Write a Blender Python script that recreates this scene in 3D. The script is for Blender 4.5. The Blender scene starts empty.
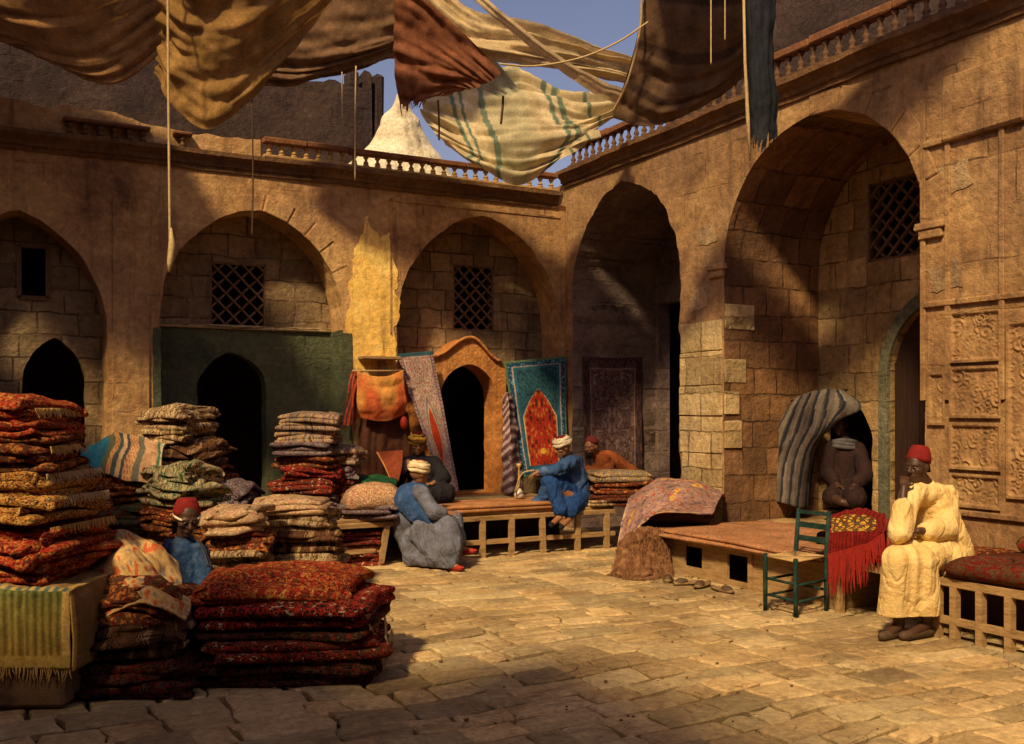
import bpy, math, random
import numpy as np
from mathutils import Vector, Matrix
from mathutils import noise as mn
def nz2(u, v, s=1., o=0.): return mn.noise(Vector((u*s+o, v*s-o, o*1.7)))
random.seed(11); RS = np.random.RandomState(5)
PI = math.pi
sc = bpy.context.scene
COL = sc.collection
# ------------------------------------------------------------------ camera frame
FP = 1002.0; CX = 512.0; HY = 410.0
CAM = np.array((-7.22, -12.01, 1.62)); FW = np.array((.469, .8832, 0.)); RT = np.array((.8832, -.469, 0.))
def W(px, py, d):
    p = CAM + d*FW + (px-CX)/FP*d*RT; p[2] = 1.62-(py-HY)/FP*d
    return p
def dback(px, y=0.):            # camera depth where a column meets the plane y
    k = (px-CX)/FP; return (y-CAM[1])/(FW[1]+k*RT[1])
def dright(px, x=0.):
    k = (px-CX)/FP; return (x-CAM[0])/(FW[0]+k*RT[0])
def B(px, py, y=0.): return W(px, py, dback(px, y))
def R_(px, py, x=0.): return W(px, py, dright(px, x))
def FL(px, py, z=0.): return W(px, py, (1.62-z)*FP/(py-HY))
# ------------------------------------------------------------------ noise
def vn(P, s=1., seed=0.):
    P = np.asarray(P, float)*s+seed*17.13
    i = np.floor(P); f = P-i; f = f*f*(3-2*f)
    def h(a, b, c):
        q = np.sin((i[:, 0]+a)*127.1+(i[:, 1]+b)*311.7+(i[:, 2]+c)*74.7)*43758.5453
        return q-np.floor(q)
    x, y, z = f[:, 0], f[:, 1], f[:, 2]
    l = lambda a, b, t: a+(b-a)*t
    return l(l(l(h(0,0,0),h(1,0,0),x), l(h(0,1,0),h(1,1,0),x), y), l(l(h(0,0,1),h(1,0,1),x), l(h(0,1,1),h(1,1,1),x), y), z)*2-1
def fbm(P, s=1., seed=0., o=4):
    r = 0; a = 1.; 
    for k in range(o): r = r+a*vn(P, s*2**k, seed+k*3.7); a *= .5
    return r
# ------------------------------------------------------------------ materials
def newmat(name):
    m = bpy.data.materials.new(name); m.use_nodes = True; m.node_tree.nodes.clear(); return m, m.node_tree
def nd(nt, t, out=0, ins=None, **kw):
    n = nt.nodes.new(t)
    for k, v in kw.items(): setattr(n, k, v)
    for k, v in (ins or {}).items():
        if isinstance(v, bpy.types.NodeSocket): nt.links.new(v, n.inputs[k])
        else: n.inputs[k].default_value = v
    return n.outputs[out]
def c4(c): return (c[0], c[1], c[2], 1.)
def ramp(nt, f, stops, interp='LINEAR'):
    n = nt.nodes.new('ShaderNodeValToRGB'); n.color_ramp.interpolation = interp
    e = n.color_ramp.elements
    while len(e) < len(stops): e.new(.5)
    for k, (p, c) in enumerate(stops):
        e[k].position = p; e[k].color = c4(c) if hasattr(c, '__len__') else (c, c, c, 1)
    nt.links.new(f, n.inputs[0]); return n.outputs[0]
def mix(nt, f, a, b, blend='MIX'):
    n = nt.nodes.new('ShaderNodeMix'); n.data_type = 'RGBA'; n.blend_type = blend; n.clamp_result = False
    for k, v in ((0, f), (6, a), (7, b)):
        if isinstance(v, bpy.types.NodeSocket): nt.links.new(v, n.inputs[k])
        else: n.inputs[k].default_value = v if k == 0 else c4(v)
    return n.outputs[2]
def mth(nt, op, a, b=0., c=0.):
    n = nt.nodes.new('ShaderNodeMath'); n.operation = op
    for k, v in enumerate((a, b, c)):
        if isinstance(v, bpy.types.NodeSocket): nt.links.new(v, n.inputs[k])
        else: n.inputs[k].default_value = v
    return n.outputs[0]
def coords(nt, scale=(1, 1, 1), kind='Object'):
    o = nt.nodes.new('ShaderNodeTexCoord').outputs[kind]
    return nd(nt, 'ShaderNodeMapping', 0, {'Vector': o, 'Scale': scale})
def noise(nt, v, s, d=4, r=.6, out=0): return nd(nt, 'ShaderNodeTexNoise', out, {'Vector': v, 'Scale': s, 'Detail': d, 'Roughness': r})
def finish(nt, col, rough=.9, height=None, bump=.5, dist=.02, trans=0., spec=.2):
    ins = {'Base Color': col, 'Roughness': rough, 'Specular IOR Level': spec}
    bs = nt.nodes.new('ShaderNodeBsdfPrincipled')
    for k, v in ins.items():
        if isinstance(v, bpy.types.NodeSocket): nt.links.new(v, bs.inputs[k])
        else: bs.inputs[k].default_value = c4(v) if k == 'Base Color' and len(v) == 3 else v
    nrm = None
    if height is not None:
        nrm = nd(nt, 'ShaderNodeBump', 0, {'Height': height, 'Strength': bump, 'Distance': dist})
        nt.links.new(nrm, bs.inputs['Normal'])
    sh = bs.outputs[0]
    if trans > 0:
        t = nd(nt, 'ShaderNodeBsdfTranslucent', 0, {'Color': col if isinstance(col, bpy.types.NodeSocket) else c4(col)})
        sh = nd(nt, 'ShaderNodeMixShader', 0, {0: trans, 1: sh, 2: t})
    o = nt.nodes.new('ShaderNodeOutputMaterial'); nt.links.new(sh, o.inputs[0])

def stone(name, light, mid, dark, axis='x', blocks=.5, bw=.55, bh=.3, seed=0., bump=.9, stain=(.05, .03, .02)):
    m, nt = newmat(name)
    o = nt.nodes.new('ShaderNodeTexCoord').outputs['Object']
    sp = nt.nodes.new('ShaderNodeSeparateXYZ'); nt.links.new(o, sp.inputs[0])
    x, y, z = sp.outputs
    cb = nd(nt, 'ShaderNodeCombineXYZ', 0, {0: x if axis == 'x' else y, 1: z, 2: y if axis == 'x' else x})
    cb = nd(nt, 'ShaderNodeMapping', 0, {'Vector': cb, 'Location': (seed, seed*.13, 0)})
    w = noise(nt, cb, 2.2, 3, .6, 1)
    dv = nd(nt, 'ShaderNodeVectorMath', 0, {0: w, 1: (.5, .5, .5)}, operation='SUBTRACT')
    dv = nd(nt, 'ShaderNodeVectorMath', 0, {0: dv, 'Scale': .11}, operation='SCALE')
    cd = nd(nt, 'ShaderNodeVectorMath', 0, {0: cb, 1: dv}, operation='ADD')
    bt = nt.nodes.new('ShaderNodeTexBrick'); nt.links.new(cd, bt.inputs['Vector'])
    for k, v in {'Color1': (0, 0, 0, 1), 'Color2': (1, 1, 1, 1), 'Mortar': (.5, .5, .5, 1), 'Scale': 1., 'Mortar Size': .011, 'Mortar Smooth': .4, 'Brick Width': bw, 'Row Height': bh}.items(): bt.inputs[k].default_value = v
    bt.offset = .43; bt.squash = .8; bt.squash_frequency = 3
    mask = ramp(nt, noise(nt, cb, .9, 5, .7), [(max(0., .60-blocks*.4), 0.), (min(1., .72-blocks*.35), 1.)])
    base = ramp(nt, noise(nt, cb, 1.3, 9, .72), [(.30, dark), (.47, mid), (.64, light)])
    base = mix(nt, ramp(nt, noise(nt, cb, .55, 4, .6), [(.5, 0.), (.66, .55)]), base, (mid[0]*.72, mid[1]*.78, mid[2]*1.05))
    fine = ramp(nt, noise(nt, cb, 14, 6, .75), [(.3, .62), (.7, 1.25)])
    base = mix(nt, 1., base, fine, 'MULTIPLY')
    per = ramp(nt, bt.outputs[0], [(0, .66), (1, 1.22)])
    pm = mix(nt, mask, (1, 1, 1), per)
    base = mix(nt, 1., base, pm, 'MULTIPLY')
    mo = mth(nt, 'MULTIPLY', mth(nt, 'MULTIPLY', bt.outputs[1], mask), ramp(nt, noise(nt, cb, 5, 3), [(.35, .1), (.6, .85)]))
    base = mix(nt, mo, base, (dark[0]*.35, dark[1]*.3, dark[2]*.3))
    st = nd(nt, 'ShaderNodeMapping', 0, {'Vector': cb, 'Scale': (5, .55, 1)})
    stk = ramp(nt, noise(nt, st, 1.4, 5, .7), [(.52, 0.), (.78, .7)])
    base = mix(nt, stk, base, stain)
    pit = ramp(nt, noise(nt, cb, 38, 3, .6), [(.3, 0.), (.45, 1.)])
    h = mth(nt, 'ADD', mth(nt, 'MULTIPLY', noise(nt, cb, 3.2, 8, .7), 1.6), mth(nt, 'MULTIPLY', pit, .12))
    h = mth(nt, 'SUBTRACT', h, mth(nt, 'MULTIPLY', mth(nt, 'MULTIPLY', bt.outputs[1], mask), .55))
    h = mth(nt, 'ADD', h, mth(nt, 'MULTIPLY', mth(nt, 'MULTIPLY', bt.outputs[0], mask), .25))
    finish(nt, base, .93, h, bump, .05)
    return m
def plain(name, a, b, scale=8., rough=.85, bump=.3, dist=.01, stretch=(1, 1, 1), trans=0., spec=.2, c=None):
    m, nt = newmat(name); v = coords(nt, stretch)
    n = noise(nt, v, scale, 6, .7)
    col = ramp(nt, n, [(.3, a), (.7, b)] if c is None else [(.28, a), (.5, b), (.72, c)])
    finish(nt, col, rough, mth(nt, 'ADD', noise(nt, v, scale*4, 4, .7), n), bump, dist, trans, spec)
    return m
def vcol(name, trans=0., rough=.9, wv=90., bump=.25, lo=.6, hi=1.3, dist=.006):
    m, nt = newmat(name); v = coords(nt)
    c = nd(nt, 'ShaderNodeAttribute', 0, attribute_name='Col')
    c = mix(nt, 1., c, ramp(nt, noise(nt, v, 5., 6, .75), [(.3, lo), (.7, hi)]), 'MULTIPLY')
    c = mix(nt, 1., c, ramp(nt, noise(nt, v, 60., 2, .75), [(.3, .75), (.7, 1.2)]), 'MULTIPLY')
    finish(nt, c, rough, noise(nt, v, wv, 4, .8), bump, dist, trans, .1)
    return m
def carpet(name, cols, scale=16., mode='speck', dark=.0, seed=0.):
    """woven wool: coloured knots in bands, motifs and flecks"""
    m, nt = newmat(name)
    o = nt.nodes.new('ShaderNodeTexCoord').outputs['Object']
    v = nd(nt, 'ShaderNodeMapping', 0, {'Vector': o, 'Location': (seed, seed*.7, seed*.3), 'Rotation': (0, 0, .49)})
    n = len(cols)
    wv = noise(nt, v, 7, 3, .6, 1)
    vv = nd(nt, 'ShaderNodeVectorMath', 0, {0: v, 1: nd(nt, 'ShaderNodeVectorMath', 0, {0: wv, 'Scale': .12}, operation='SCALE')}, operation='ADD')
    if mode == 'stripe':
        vs = nd(nt, 'ShaderNodeMapping', 0, {'Vector': vv, 'Scale': (1., .02, .1)})
        f = nd(nt, 'ShaderNodeTexNoise', 0, {'Vector': vs, 'Scale': scale, 'Detail': 3, 'Roughness': .8})
        col = ramp(nt, f, [(.34+.32*k/(n-1) if k else 0., cols[k]) for k in range(n)], 'CONSTANT')
    else:
        vs = nd(nt, 'ShaderNodeMapping', 0, {'Vector': vv, 'Scale': (1., 1., 1.8)})
        c = nd(nt, 'ShaderNodeTexVoronoi', 1, {'Vector': vs, 'Scale': scale*2.3, 'Randomness': .9})
        s = nt.nodes.new('ShaderNodeSeparateColor'); nt.links.new(c, s.inputs[0])
        big = noise(nt, v, 4.5, 2)
        wv2 = nd(nt, 'ShaderNodeTexWave', 1, {'Vector': vv, 'Scale': scale*.16, 'Distortion': 5., 'Detail': 3., 'Detail Scale': 2.})
        wv3 = nd(nt, 'ShaderNodeTexVoronoi', 0, {'Vector': vs, 'Scale': scale*.42, 'Randomness': .6})
        f = mth(nt, 'ADD', mth(nt, 'MULTIPLY', s.outputs[0], .36), mth(nt, 'MULTIPLY', big, .42))
        f = mth(nt, 'ADD', f, mth(nt, 'MULTIPLY', wv2, .14)); f = mth(nt, 'ADD', f, mth(nt, 'MULTIPLY', wv3, .16))
        col = ramp(nt, f, [(.18+.66*k/n if k else 0., cols[k]) for k in range(n)], 'CONSTANT')
    fib = nd(nt, 'ShaderNodeMapping', 0, {'Vector': o, 'Scale': (1, 1, 2.5)})
    fn = noise(nt, fib, 48, 6, .85)
    col = mix(nt, 1., col, ramp(nt, fn, [(.33, .3), (.67, 1.5)]), 'MULTIPLY')
    col = mix(nt, 1., col, ramp(nt, noise(nt, v, 3, 5, .7), [(.3, .55), (.7, 1.25)]), 'MULTIPLY')
    finish(nt, col, .95, fn, .8, .012, 0, .05)
    return m
# ------------------------------------------------------------------ objects
def props(o, label=None, cat=None, group=None, kind=None):
    if label: o['label'] = label
    if cat: o['category'] = cat
    if group: o['group'] = group
    if kind: o['kind'] = kind
    return o
def base(o):
    v = Vector((0, 0, 0))
    while o: v += o.location; o = o.parent
    return np.array(v)
def thing(name, label, cat, loc=(0, 0, 0), group=None):
    o = bpy.data.objects.new(name, None); COL.objects.link(o); o.empty_display_size = .1
    o.location = tuple(float(q) for q in loc); return props(o, label, cat, group)
def link(name, me, mats, parent=None):
    o = bpy.data.objects.new(name, me); COL.objects.link(o)
    if parent: o.parent = parent
    for m in (mats if isinstance(mats, (list, tuple)) else [mats]): me.materials.append(m)
    return o
class G:
    def __init__(s): s.v = []; s.f = []; s.c = []; s.mi = []; s.n = 0
    def add(s, V, Fa, col=None, mi=0):
        V = np.asarray(V, float); s.v.append(V)
        s.f += [tuple(i+s.n for i in f) for f in Fa]; s.mi += [mi]*len(Fa)
        s.c.append(np.tile(np.array(col if col is not None else (1, 1, 1.)), (len(V), 1)) if col is None or np.ndim(col) == 1 else np.asarray(col))
        s.n += len(V); return s
    def box(s, c, d, rz=0., bev=0., col=None, M=None, jit=0.):
        x, y, z = [q/2 for q in d]
        b = min(bev, x*.9, y*.9, z*.9)
        V = []
        if b <= 0:
            V = [(sx*x, sy*y, sz*z) for sx in (-1, 1) for sy in (-1, 1) for sz in (-1, 1)]
            Fa = [(0,1,3,2), (4,6,7,5), (0,4,5,1), (2,3,7,6), (0,2,6,4), (1,5,7,3)]
        else:
            V = []; idx = {}
            for sx in (-1, 1):
                for sy in (-1, 1):
                    for sz in (-1, 1):
                        for k in range(3):
                            p = [sx*(x-b), sy*(y-b), sz*(z-b)]; p[k] = (sx*x, sy*y, sz*z)[k]
                            idx[(sx, sy, sz, k)] = len(V); V.append(tuple(p))
            Fa = []
            for k in range(3):
                a, c2 = [(1, 2), (2, 0), (0, 1)][k]
                for sg in (-1, 1):
                    q = []
                    for (u, w) in ((-1, -1), (1, -1), (1, 1), (-1, 1)):
                        t = [0, 0, 0]; t[k] = sg; t[a] = u; t[c2] = w; q.append(idx[(t[0], t[1], t[2], k)])
                    Fa.append(tuple(q if sg > 0 else q[::-1]))
            for k in range(3):
                a, c2 = [(1, 2), (2, 0), (0, 1)][k]
                for u in (-1, 1):
                    for w in (-1, 1):
                        t0 = [0, 0, 0]; t1 = [0, 0, 0]; t0[k] = -1; t1[k] = 1
                        for t in (t0, t1): t[a] = u; t[c2] = w
                        q = [idx[(*t0, a)], idx[(*t1, a)], idx[(*t1, c2)], idx[(*t0, c2)]]
                        Fa.append(tuple(q if u*w < 0 else q[::-1]))
            for sx in (-1, 1):
                for sy in (-1, 1):
                    for sz in (-1, 1):
                        q = [idx[(sx, sy, sz, k)] for k in range(3)]
                        Fa.append(tuple(q if sx*sy*sz > 0 else q[::-1]))
        V = np.array(V)
        if jit: V = V+RS.uniform(-jit, jit, V.shape)
        if M is not None: V = V@np.array(M).T
        cc, ss = math.cos(rz), math.sin(rz)
        V = np.c_[V[:, 0]*cc-V[:, 1]*ss, V[:, 0]*ss+V[:, 1]*cc, V[:, 2]]+np.array(c)
        return s.add(V, Fa, col)
    def bar(s, p, q, w, h, col=None):     # beam from p to q
        p = np.array(p, float); q = np.array(q, float); d = q-p; L = np.linalg.norm(d); d = d/L
        up = np.array((0, 0, 1.)) if abs(d[2]) < .9 else np.array((1., 0, 0)); a = np.cross(d, up); a /= np.linalg.norm(a); u = np.cross(a, d)
        V = [p+a*sx*w/2+u*sz*h/2+d*(0 if k == 0 else L) for k in (0, 1) for (sx, sz) in ((-1, -1), (1, -1), (1, 1), (-1, 1))]
        return s.add(V, [(3,2,1,0), (4,5,6,7), (0,1,5,4), (1,2,6,5), (2,3,7,6), (3,0,4,7)], col)
    def tube(s, pts, rad, n=8, col=None, caps=True):
        pts = np.array(pts, float); m = len(pts); rad = np.broadcast_to(np.array(rad, float), (m,))
        T = np.gradient(pts, axis=0); T /= (np.linalg.norm(T, axis=1)[:, None]+1e-9)
        a = np.cross(T[0], (0, 0, 1.) if abs(T[0][2]) < .9 else (1., 0, 0)); V = []
        for k in range(m):
            a = a-T[k]*a.dot(T[k]); a /= np.linalg.norm(a)+1e-9; b = np.cross(T[k], a)
            for j in range(n):
                t = 2*PI*j/n; V.append(pts[k]+rad[k]*(math.cos(t)*a+math.sin(t)*b))
        Fa = [(k*n+j, k*n+(j+1) % n, (k+1)*n+(j+1) % n, (k+1)*n+j) for k in range(m-1) for j in range(n)]
        if caps: Fa += [tuple(range(n))[::-1], tuple((m-1)*n+j for j in range(n))]
        return s.add(V, Fa, col)
    def lathe(s, prof, pos, n=16, axis=None, col=None):
        V = []; m = len(prof)
        for (r, z) in prof:
            for j in range(n): V.append((r*math.cos(2*PI*j/n), r*math.sin(2*PI*j/n), z))
        V = np.array(V)
        if axis is not None:
            q = Vector((0, 0, 1)).rotation_difference(Vector(axis)).to_matrix(); V = V@np.array(q).T
        Fa = [(k*n+j, k*n+(j+1) % n, (k+1)*n+(j+1) % n, (k+1)*n+j) for k in range(m-1) for j in range(n)]
        Fa += [tuple(range(n))[::-1], tuple((m-1)*n+j for j in range(n))]
        return s.add(V+np.array(pos), Fa, col)
    def ell(s, c, r, M=None, n=14, col=None):
        V = []; m = n//2+1
        for k in range(m):
            t = PI*(k+.02)/(m-1+.04)
            for j in range(n): V.append((math.sin(t)*math.cos(2*PI*j/n)*r[0], math.sin(t)*math.sin(2*PI*j/n)*r[1], -math.cos(t)*r[2]))
        V = np.array(V)
        if M is not None: V = V@np.array(M).T
        Fa = [(k*n+j, k*n+(j+1) % n, (k+1)*n+(j+1) % n, (k+1)*n+j) for k in range(m-1) for j in range(n)]
        Fa += [tuple(range(n))[::-1], tuple((m-1)*n+j for j in range(n))]
        return s.add(V+np.array(c), Fa, col)
    def cap(s, p, q, r1, r2, n=12):
        p = np.array(p, float); q = np.array(q, float); d = q-p; L = np.linalg.norm(d)+1e-6; d /= L
        prof = [(r1*math.sin(t), -r1*math.cos(t)) for t in (.15, .6, 1.05)]+[(r1, 0), (r2, L)]+[(r2*math.sin(t), L+r2*math.cos(t)) for t in (1.05, .6, .15)]
        return s.lathe(prof, p, n, d)
    def mesh(s, name, off=(0, 0, 0), smooth=False, color=False):
        me = bpy.data.meshes.new(name); V = np.concatenate(s.v)-np.array(off)
        me.from_pydata(V.tolist(), [], s.f); me.update()
        if any(s.mi): me.polygons.foreach_set('material_index', s.mi)
        if color:
            C = np.concatenate(s.c); a = me.color_attributes.new('Col', 'FLOAT_COLOR', 'POINT')
            a.data.foreach_set('color', np.c_[C, np.ones(len(C))].ravel())
        if smooth: me.polygons.foreach_set('use_smooth', [True]*len(me.polygons))
        return me
    def build(s, name, mats, parent=None, smooth=False, color=False, loc=None):
        off = base(parent)+(np.array(loc, float) if loc is not None else 0)
        o = link(name, s.mesh(name, off, smooth, color), mats, parent)
        if loc is not None: o.location = tuple(float(q) for q in loc)
        return o
def interp(ctrl, nu, nv):
    A = np.array(ctrl, float)
    def cr(A, n):
        m = len(A)
        if m == 2:
            t = np.linspace(0, 1, n)[:, None, None]; return A[0]*(1-t)+A[1]*t
        P = np.concatenate([2*A[:1]-A[1:2], A, 2*A[-1:]-A[-2:-1]]); out = []
        for t in np.linspace(0, m-1, n):
            i = min(int(t), m-2); f = t-i; p0, p1, p2, p3 = P[i:i+4]
            out.append(.5*(2*p1+(p2-p0)*f+(2*p0-5*p1+4*p2-p3)*f*f+(3*p1-p0-3*p2+p3)*f**3))
        return np.array(out)
    A = cr(A, nv); return cr(A.transpose(1, 0, 2), nu).transpose(1, 0, 2)
def cloth(name, ctrl, mat, nu=60, nv=60, parent=None, fold=(0, 8, 'u'), rough=.01, thick=.0, colf=None, seed=0., rag=None, loc=None, hole=None):
    """a sheet through rows of control points; u runs along a row, v down the rows"""
    A = interp(ctrl, nu, nv)
    du = np.gradient(A, axis=1); dv = np.gradient(A, axis=0); Nn = np.cross(du, dv); Nn /= np.linalg.norm(Nn, axis=2)[:, :, None]+1e-9
    u = np.tile(np.linspace(0, 1, nu), (nv, 1)); v = np.tile(np.linspace(0, 1, nv)[:, None], (1, nu))
    amp, fr, ax = fold
    q = np.stack([u*(fr if ax == 'u' else fr*.18)+seed, v*(fr if ax == 'v' else fr*.18), 0*u+seed*2.3], 2).reshape(-1, 3)
    ridge = 1-np.abs(vn(q, 1., seed))*2
    d = amp*(ridge+.45*vn(q, 2.3, seed+5)).reshape(nv, nu)
    P = A.reshape(-1, 3)
    d = d+rough*fbm(P, 3.5, seed).reshape(nv, nu)+rough*.35*vn(P, 17, seed).reshape(nv, nu)
    A = A+Nn*d[:, :, None]
    C = np.array([colf(a, b) for a, b in zip(u.ravel(), v.ravel())]) if colf else None
    keep = np.ones((nv-1, nu-1), bool)
    if rag:
        edge, dep = rag   # 'v1' bottom row, depth of tatter
        un = np.stack([u.ravel()*34, 0*u.ravel(), 0*u.ravel()], 1); r = (vn(un, 1, seed+9)*.5+.5+.35*(vn(un, 3, seed+2))).reshape(nv, nu)
        dist = (1-v) if edge == 'v1' else v
        keep = ~((dist < dep*np.clip(r, 0, 1.3))[:-1, :-1])
    if hole is not None:
        keep &= ~np.array([[hole(a, b) for a, b in zip(ur, vr)] for ur, vr in zip(u[:-1, :-1], v[:-1, :-1])])
    Fa = [(j*nu+i, j*nu+i+1, (j+1)*nu+i+1, (j+1)*nu+i) for j in range(nv-1) for i in range(nu-1) if keep[j, i]]
    g = G(); g.add(A.reshape(-1, 3), Fa, C)
    o = g.build(name, mat, parent, True, C is not None, loc)
    if thick:
        mo = o.modifiers.new('thickness', 'SOLIDIFY'); mo.thickness = thick; mo.offset = 0
    return o
def rug_geo(c, w, d, h, rot=0., layers=3, seed=0., droop=.0, nz=.02, lean=(0, 0), skew=.03):
    g = G(); t = h/layers; rr = random.Random(int(seed*97)+3)
    for L in range(layers):
        ww = w*(1-rr.random()*skew*1.6); dd = d*(1-rr.random()*skew*1.6); ox = rr.uniform(-skew, skew)*w*.6; oy = rr.uniform(-skew, skew)*d*.6; ra = rot+rr.uniform(-skew, skew)*.8
        r = t*.5; rings = []
        prof = [(0, .02), (0, .3), (0, .6), (0, .82), (0, .95), (0, 1)]
        ns = 52
        def ring(inset, z, k=1.):
            P = []
            a, b = ww/2-inset, dd/2-inset
            for j in range(ns):
                th = 2*PI*j/ns; cx, cy = math.cos(th), math.sin(th); e = .14
                P.append((k*a*math.copysign(abs(cx)**e, cx), k*b*math.copysign(abs(cy)**e, cy), z))
            return P
        V = []; m = 0
        for k in (.03, .3, .55, .78, .92): V += ring(r, 0, k); m += 1
        for q in np.linspace(-PI/2, PI/2, 5): V += ring(r-r*math.cos(q), r+r*math.sin(q)); m += 1
        for k in (.92, .78, .55, .3, .03): V += ring(r, 2*r, k); m += 1
        V = np.array(V); V[:, 2] *= .97
        V[:, 2] += L*t
        q = np.c_[V[:, 0], V[:, 1], V[:, 2]*.3]
        edge = np.clip((np.abs(V[:, 0])/(w/2))**4+(np.abs(V[:, 1])/(d/2))**4, 0, 1.2)
        V[:, 2] += nz*.6*fbm(q+seed*3, 3.2, seed, 3)*(.3+.7*(L+1)/layers)-droop*edge*(L+1)/layers
        s = V+np.array((seed*5, L*3.1, 0))
        out = 1+.0*s[:, 0]
        V[:, 0] += nz*1.1*fbm(s, 6, seed+1, 3)*np.sign(V[:, 0])*(np.abs(V[:, 0]) > w*.3)
        V[:, 1] += nz*1.1*fbm(s, 6, seed+2, 3)*np.sign(V[:, 1])*(np.abs(V[:, 1]) > d*.3)
        V[:, 2] += nz*.25*fbm(s, 11, seed+4, 2)
        V[:, 0] += ox; V[:, 1] += oy
        V[:, 0] += lean[0]*V[:, 2]/max(h, .01); V[:, 1] += lean[1]*V[:, 2]/max(h, .01)
        cc, ss = math.cos(ra), math.sin(ra)
        V = np.c_[V[:, 0]*cc-V[:, 1]*ss, V[:, 0]*ss+V[:, 1]*cc, V[:, 2]]+np.array(c)
        Fa = [(k*ns+j, k*ns+(j+1) % ns, (k+1)*ns+(j+1) % ns, (k+1)*ns+j) for k in range(m-1) for j in range(ns)]
        Fa += [tuple(range(ns))[::-1], tuple((m-1)*ns+j for j in range(ns))]
        g.add(V, Fa)
    return g
def fringe(name, p, q, dirn, length, mat, parent, n=60, seed=1, wd=.006, curl=.3):
    g = G(); rr = random.Random(seed); p = np.array(p, float); q = np.array(q, float); dn = np.array(dirn, float); sd = (q-p)/np.linalg.norm(q-p)
    for k in range(n):
        a = p+(q-p)*(k+rr.random())/n; L = length*rr.uniform(.6, 1.2); b = sd*rr.uniform(-1, 1)*curl*L
        g.tube([a, a+dn*L*.5+b*.3, a+dn*L+b], [wd, wd*.9, wd*.4], 4)
    return g.build(name, mat, parent)
CR = math.atan2(-.469, .8832)     # heading of the camera's right
def rug(name, label, cat, px, dep, z0, w, d, h, mat, layers=3, seed=0., group=None, rot=0., fr=None, **kw):
    q = random.Random(int(seed*31)); c = W(px, 410, dep)+RT*q.uniform(-.035, .035)+FW*q.uniform(-.03, .03); c[2] = z0; rot += q.uniform(-.10, .10)
    layers = layers if cat == 'cushion' else max(2, int(round(h/.048))); kw.setdefault('skew', .06); kw['nz'] = kw.get('nz', .02)*1.2; rot += q.uniform(-.08, .08)
    g = rug_geo(c, w, d, h*1.03, CR+rot, layers, seed, **kw)
    o = g.build(name, mat, None, True, loc=c); props(o, label, cat, group)
    if fr is not None:       # fringe on the camera-facing right and left ends
        m, zz = fr; ax = np.array((math.cos(CR+rot), math.sin(CR+rot), 0)); ay = np.array((-ax[1], ax[0], 0))
        e = c+ax*(w/2-.01); e[2] = z0+h*zz
        fringe('fringe', e-ay*d*.40-ax*.012, e+ay*d*.40-ax*.012, (ax[0]*.32, ax[1]*.32, -.93), .055, m, o, 60, int(seed*7)+1, .0032, .55)
    return o
# ------------------------------------------------------------------ material library
OCH = ((.62, .40, .17), (.47, .28, .105), (.27, .14, .05))
m_back = stone('ochre_plaster_back', (.62, .39, .16), (.44, .245, .10), (.20, .10, .05), 'x', .16, .62, .34, seed=1., bump=.6)
m_right = stone('ochre_plaster_right', (.52, .32, .13), (.35, .195, .08), (.15, .075, .038), 'y', .22, .66, .42, seed=4., bump=.6)
m_patch = stone('old_render_repair', (.50, .34, .17), (.36, .24, .12), (.20, .12, .06), 'y', .0, seed=27.)
m_soffit = stone('shadowed_soffit_plaster', (.33, .22, .12), (.22, .14, .075), (.12, .07, .04), 'y', .4, seed=2.)
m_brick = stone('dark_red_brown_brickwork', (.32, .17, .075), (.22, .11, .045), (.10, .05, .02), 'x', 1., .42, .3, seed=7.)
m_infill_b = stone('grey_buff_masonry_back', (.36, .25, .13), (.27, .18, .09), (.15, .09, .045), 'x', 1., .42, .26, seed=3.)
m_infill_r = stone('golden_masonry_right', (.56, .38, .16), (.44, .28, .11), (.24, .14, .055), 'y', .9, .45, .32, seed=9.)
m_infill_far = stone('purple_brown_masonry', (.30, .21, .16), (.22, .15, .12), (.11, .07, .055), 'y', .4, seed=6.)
m_pale = stone('pale_squared_stone', (.62, .47, .24), (.52, .37, .17), (.36, .23, .10), 'y', 1., .5, .42, seed=12.)
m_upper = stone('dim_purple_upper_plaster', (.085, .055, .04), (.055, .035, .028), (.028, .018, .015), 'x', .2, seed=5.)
m_green = stone('green_distemper', (.15, .15, .075), (.10, .11, .055), (.05, .06, .035), 'x', .0, seed=8., stain=(.05, .04, .02))
m_orange = stone('orange_painted_surround', (.62, .28, .08), (.52, .20, .05), (.33, .11, .03), 'x', .0, seed=10.)
m_void = plain('dark_interior', (.05, .026, .016), (.09, .045, .025), 3)  # also colours the sheets that stand in for under-bench shade
m_dirt = plain('trodden_earth', (.12, .07, .03), (.22, .13, .06), 5, bump=.6, dist=.03)
m_wood = plain('worn_pale_wood', (.18, .10, .04), (.36, .22, .09), 6, stretch=(1, 1, 6), bump=.6, c=(.48, .31, .14))
m_wood_d = plain('dark_lattice_wood', (.10, .055, .025), (.20, .12, .06), 14, bump=.4)
m_door = plain('brown_plank_door', (.02, .010, .007), (.05, .022, .012), 5, stretch=(8, 8, .6), bump=.6)
m_teal = plain('green_teal_chair_paint', (.005, .016, .013), (.009, .034, .026), 14, .75, .4, .004, c=(.045, .07, .04))
m_rush = plain('woven_rush', (.35, .2, .07), (.62, .42, .18), 30, bump=.6)
m_rope = plain('pale_rope', (.35, .24, .10), (.60, .45, .22), 40)
m_rope_d = plain('dark_rope', (.05, .03, .02), (.10, .06, .03), 40)
m_cloth = vcol('dyed_cloth'); m_wool = vcol('woven_wool', 0., .95, 130., .6)
m_awn_t = vcol('sun_soaked_canvas', .32, .9, 70., .3, .5, 1.3)
m_awn_o = vcol('heavy_dark_canvas', .06, .9, 60., .4, .55, 1.3)
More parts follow.
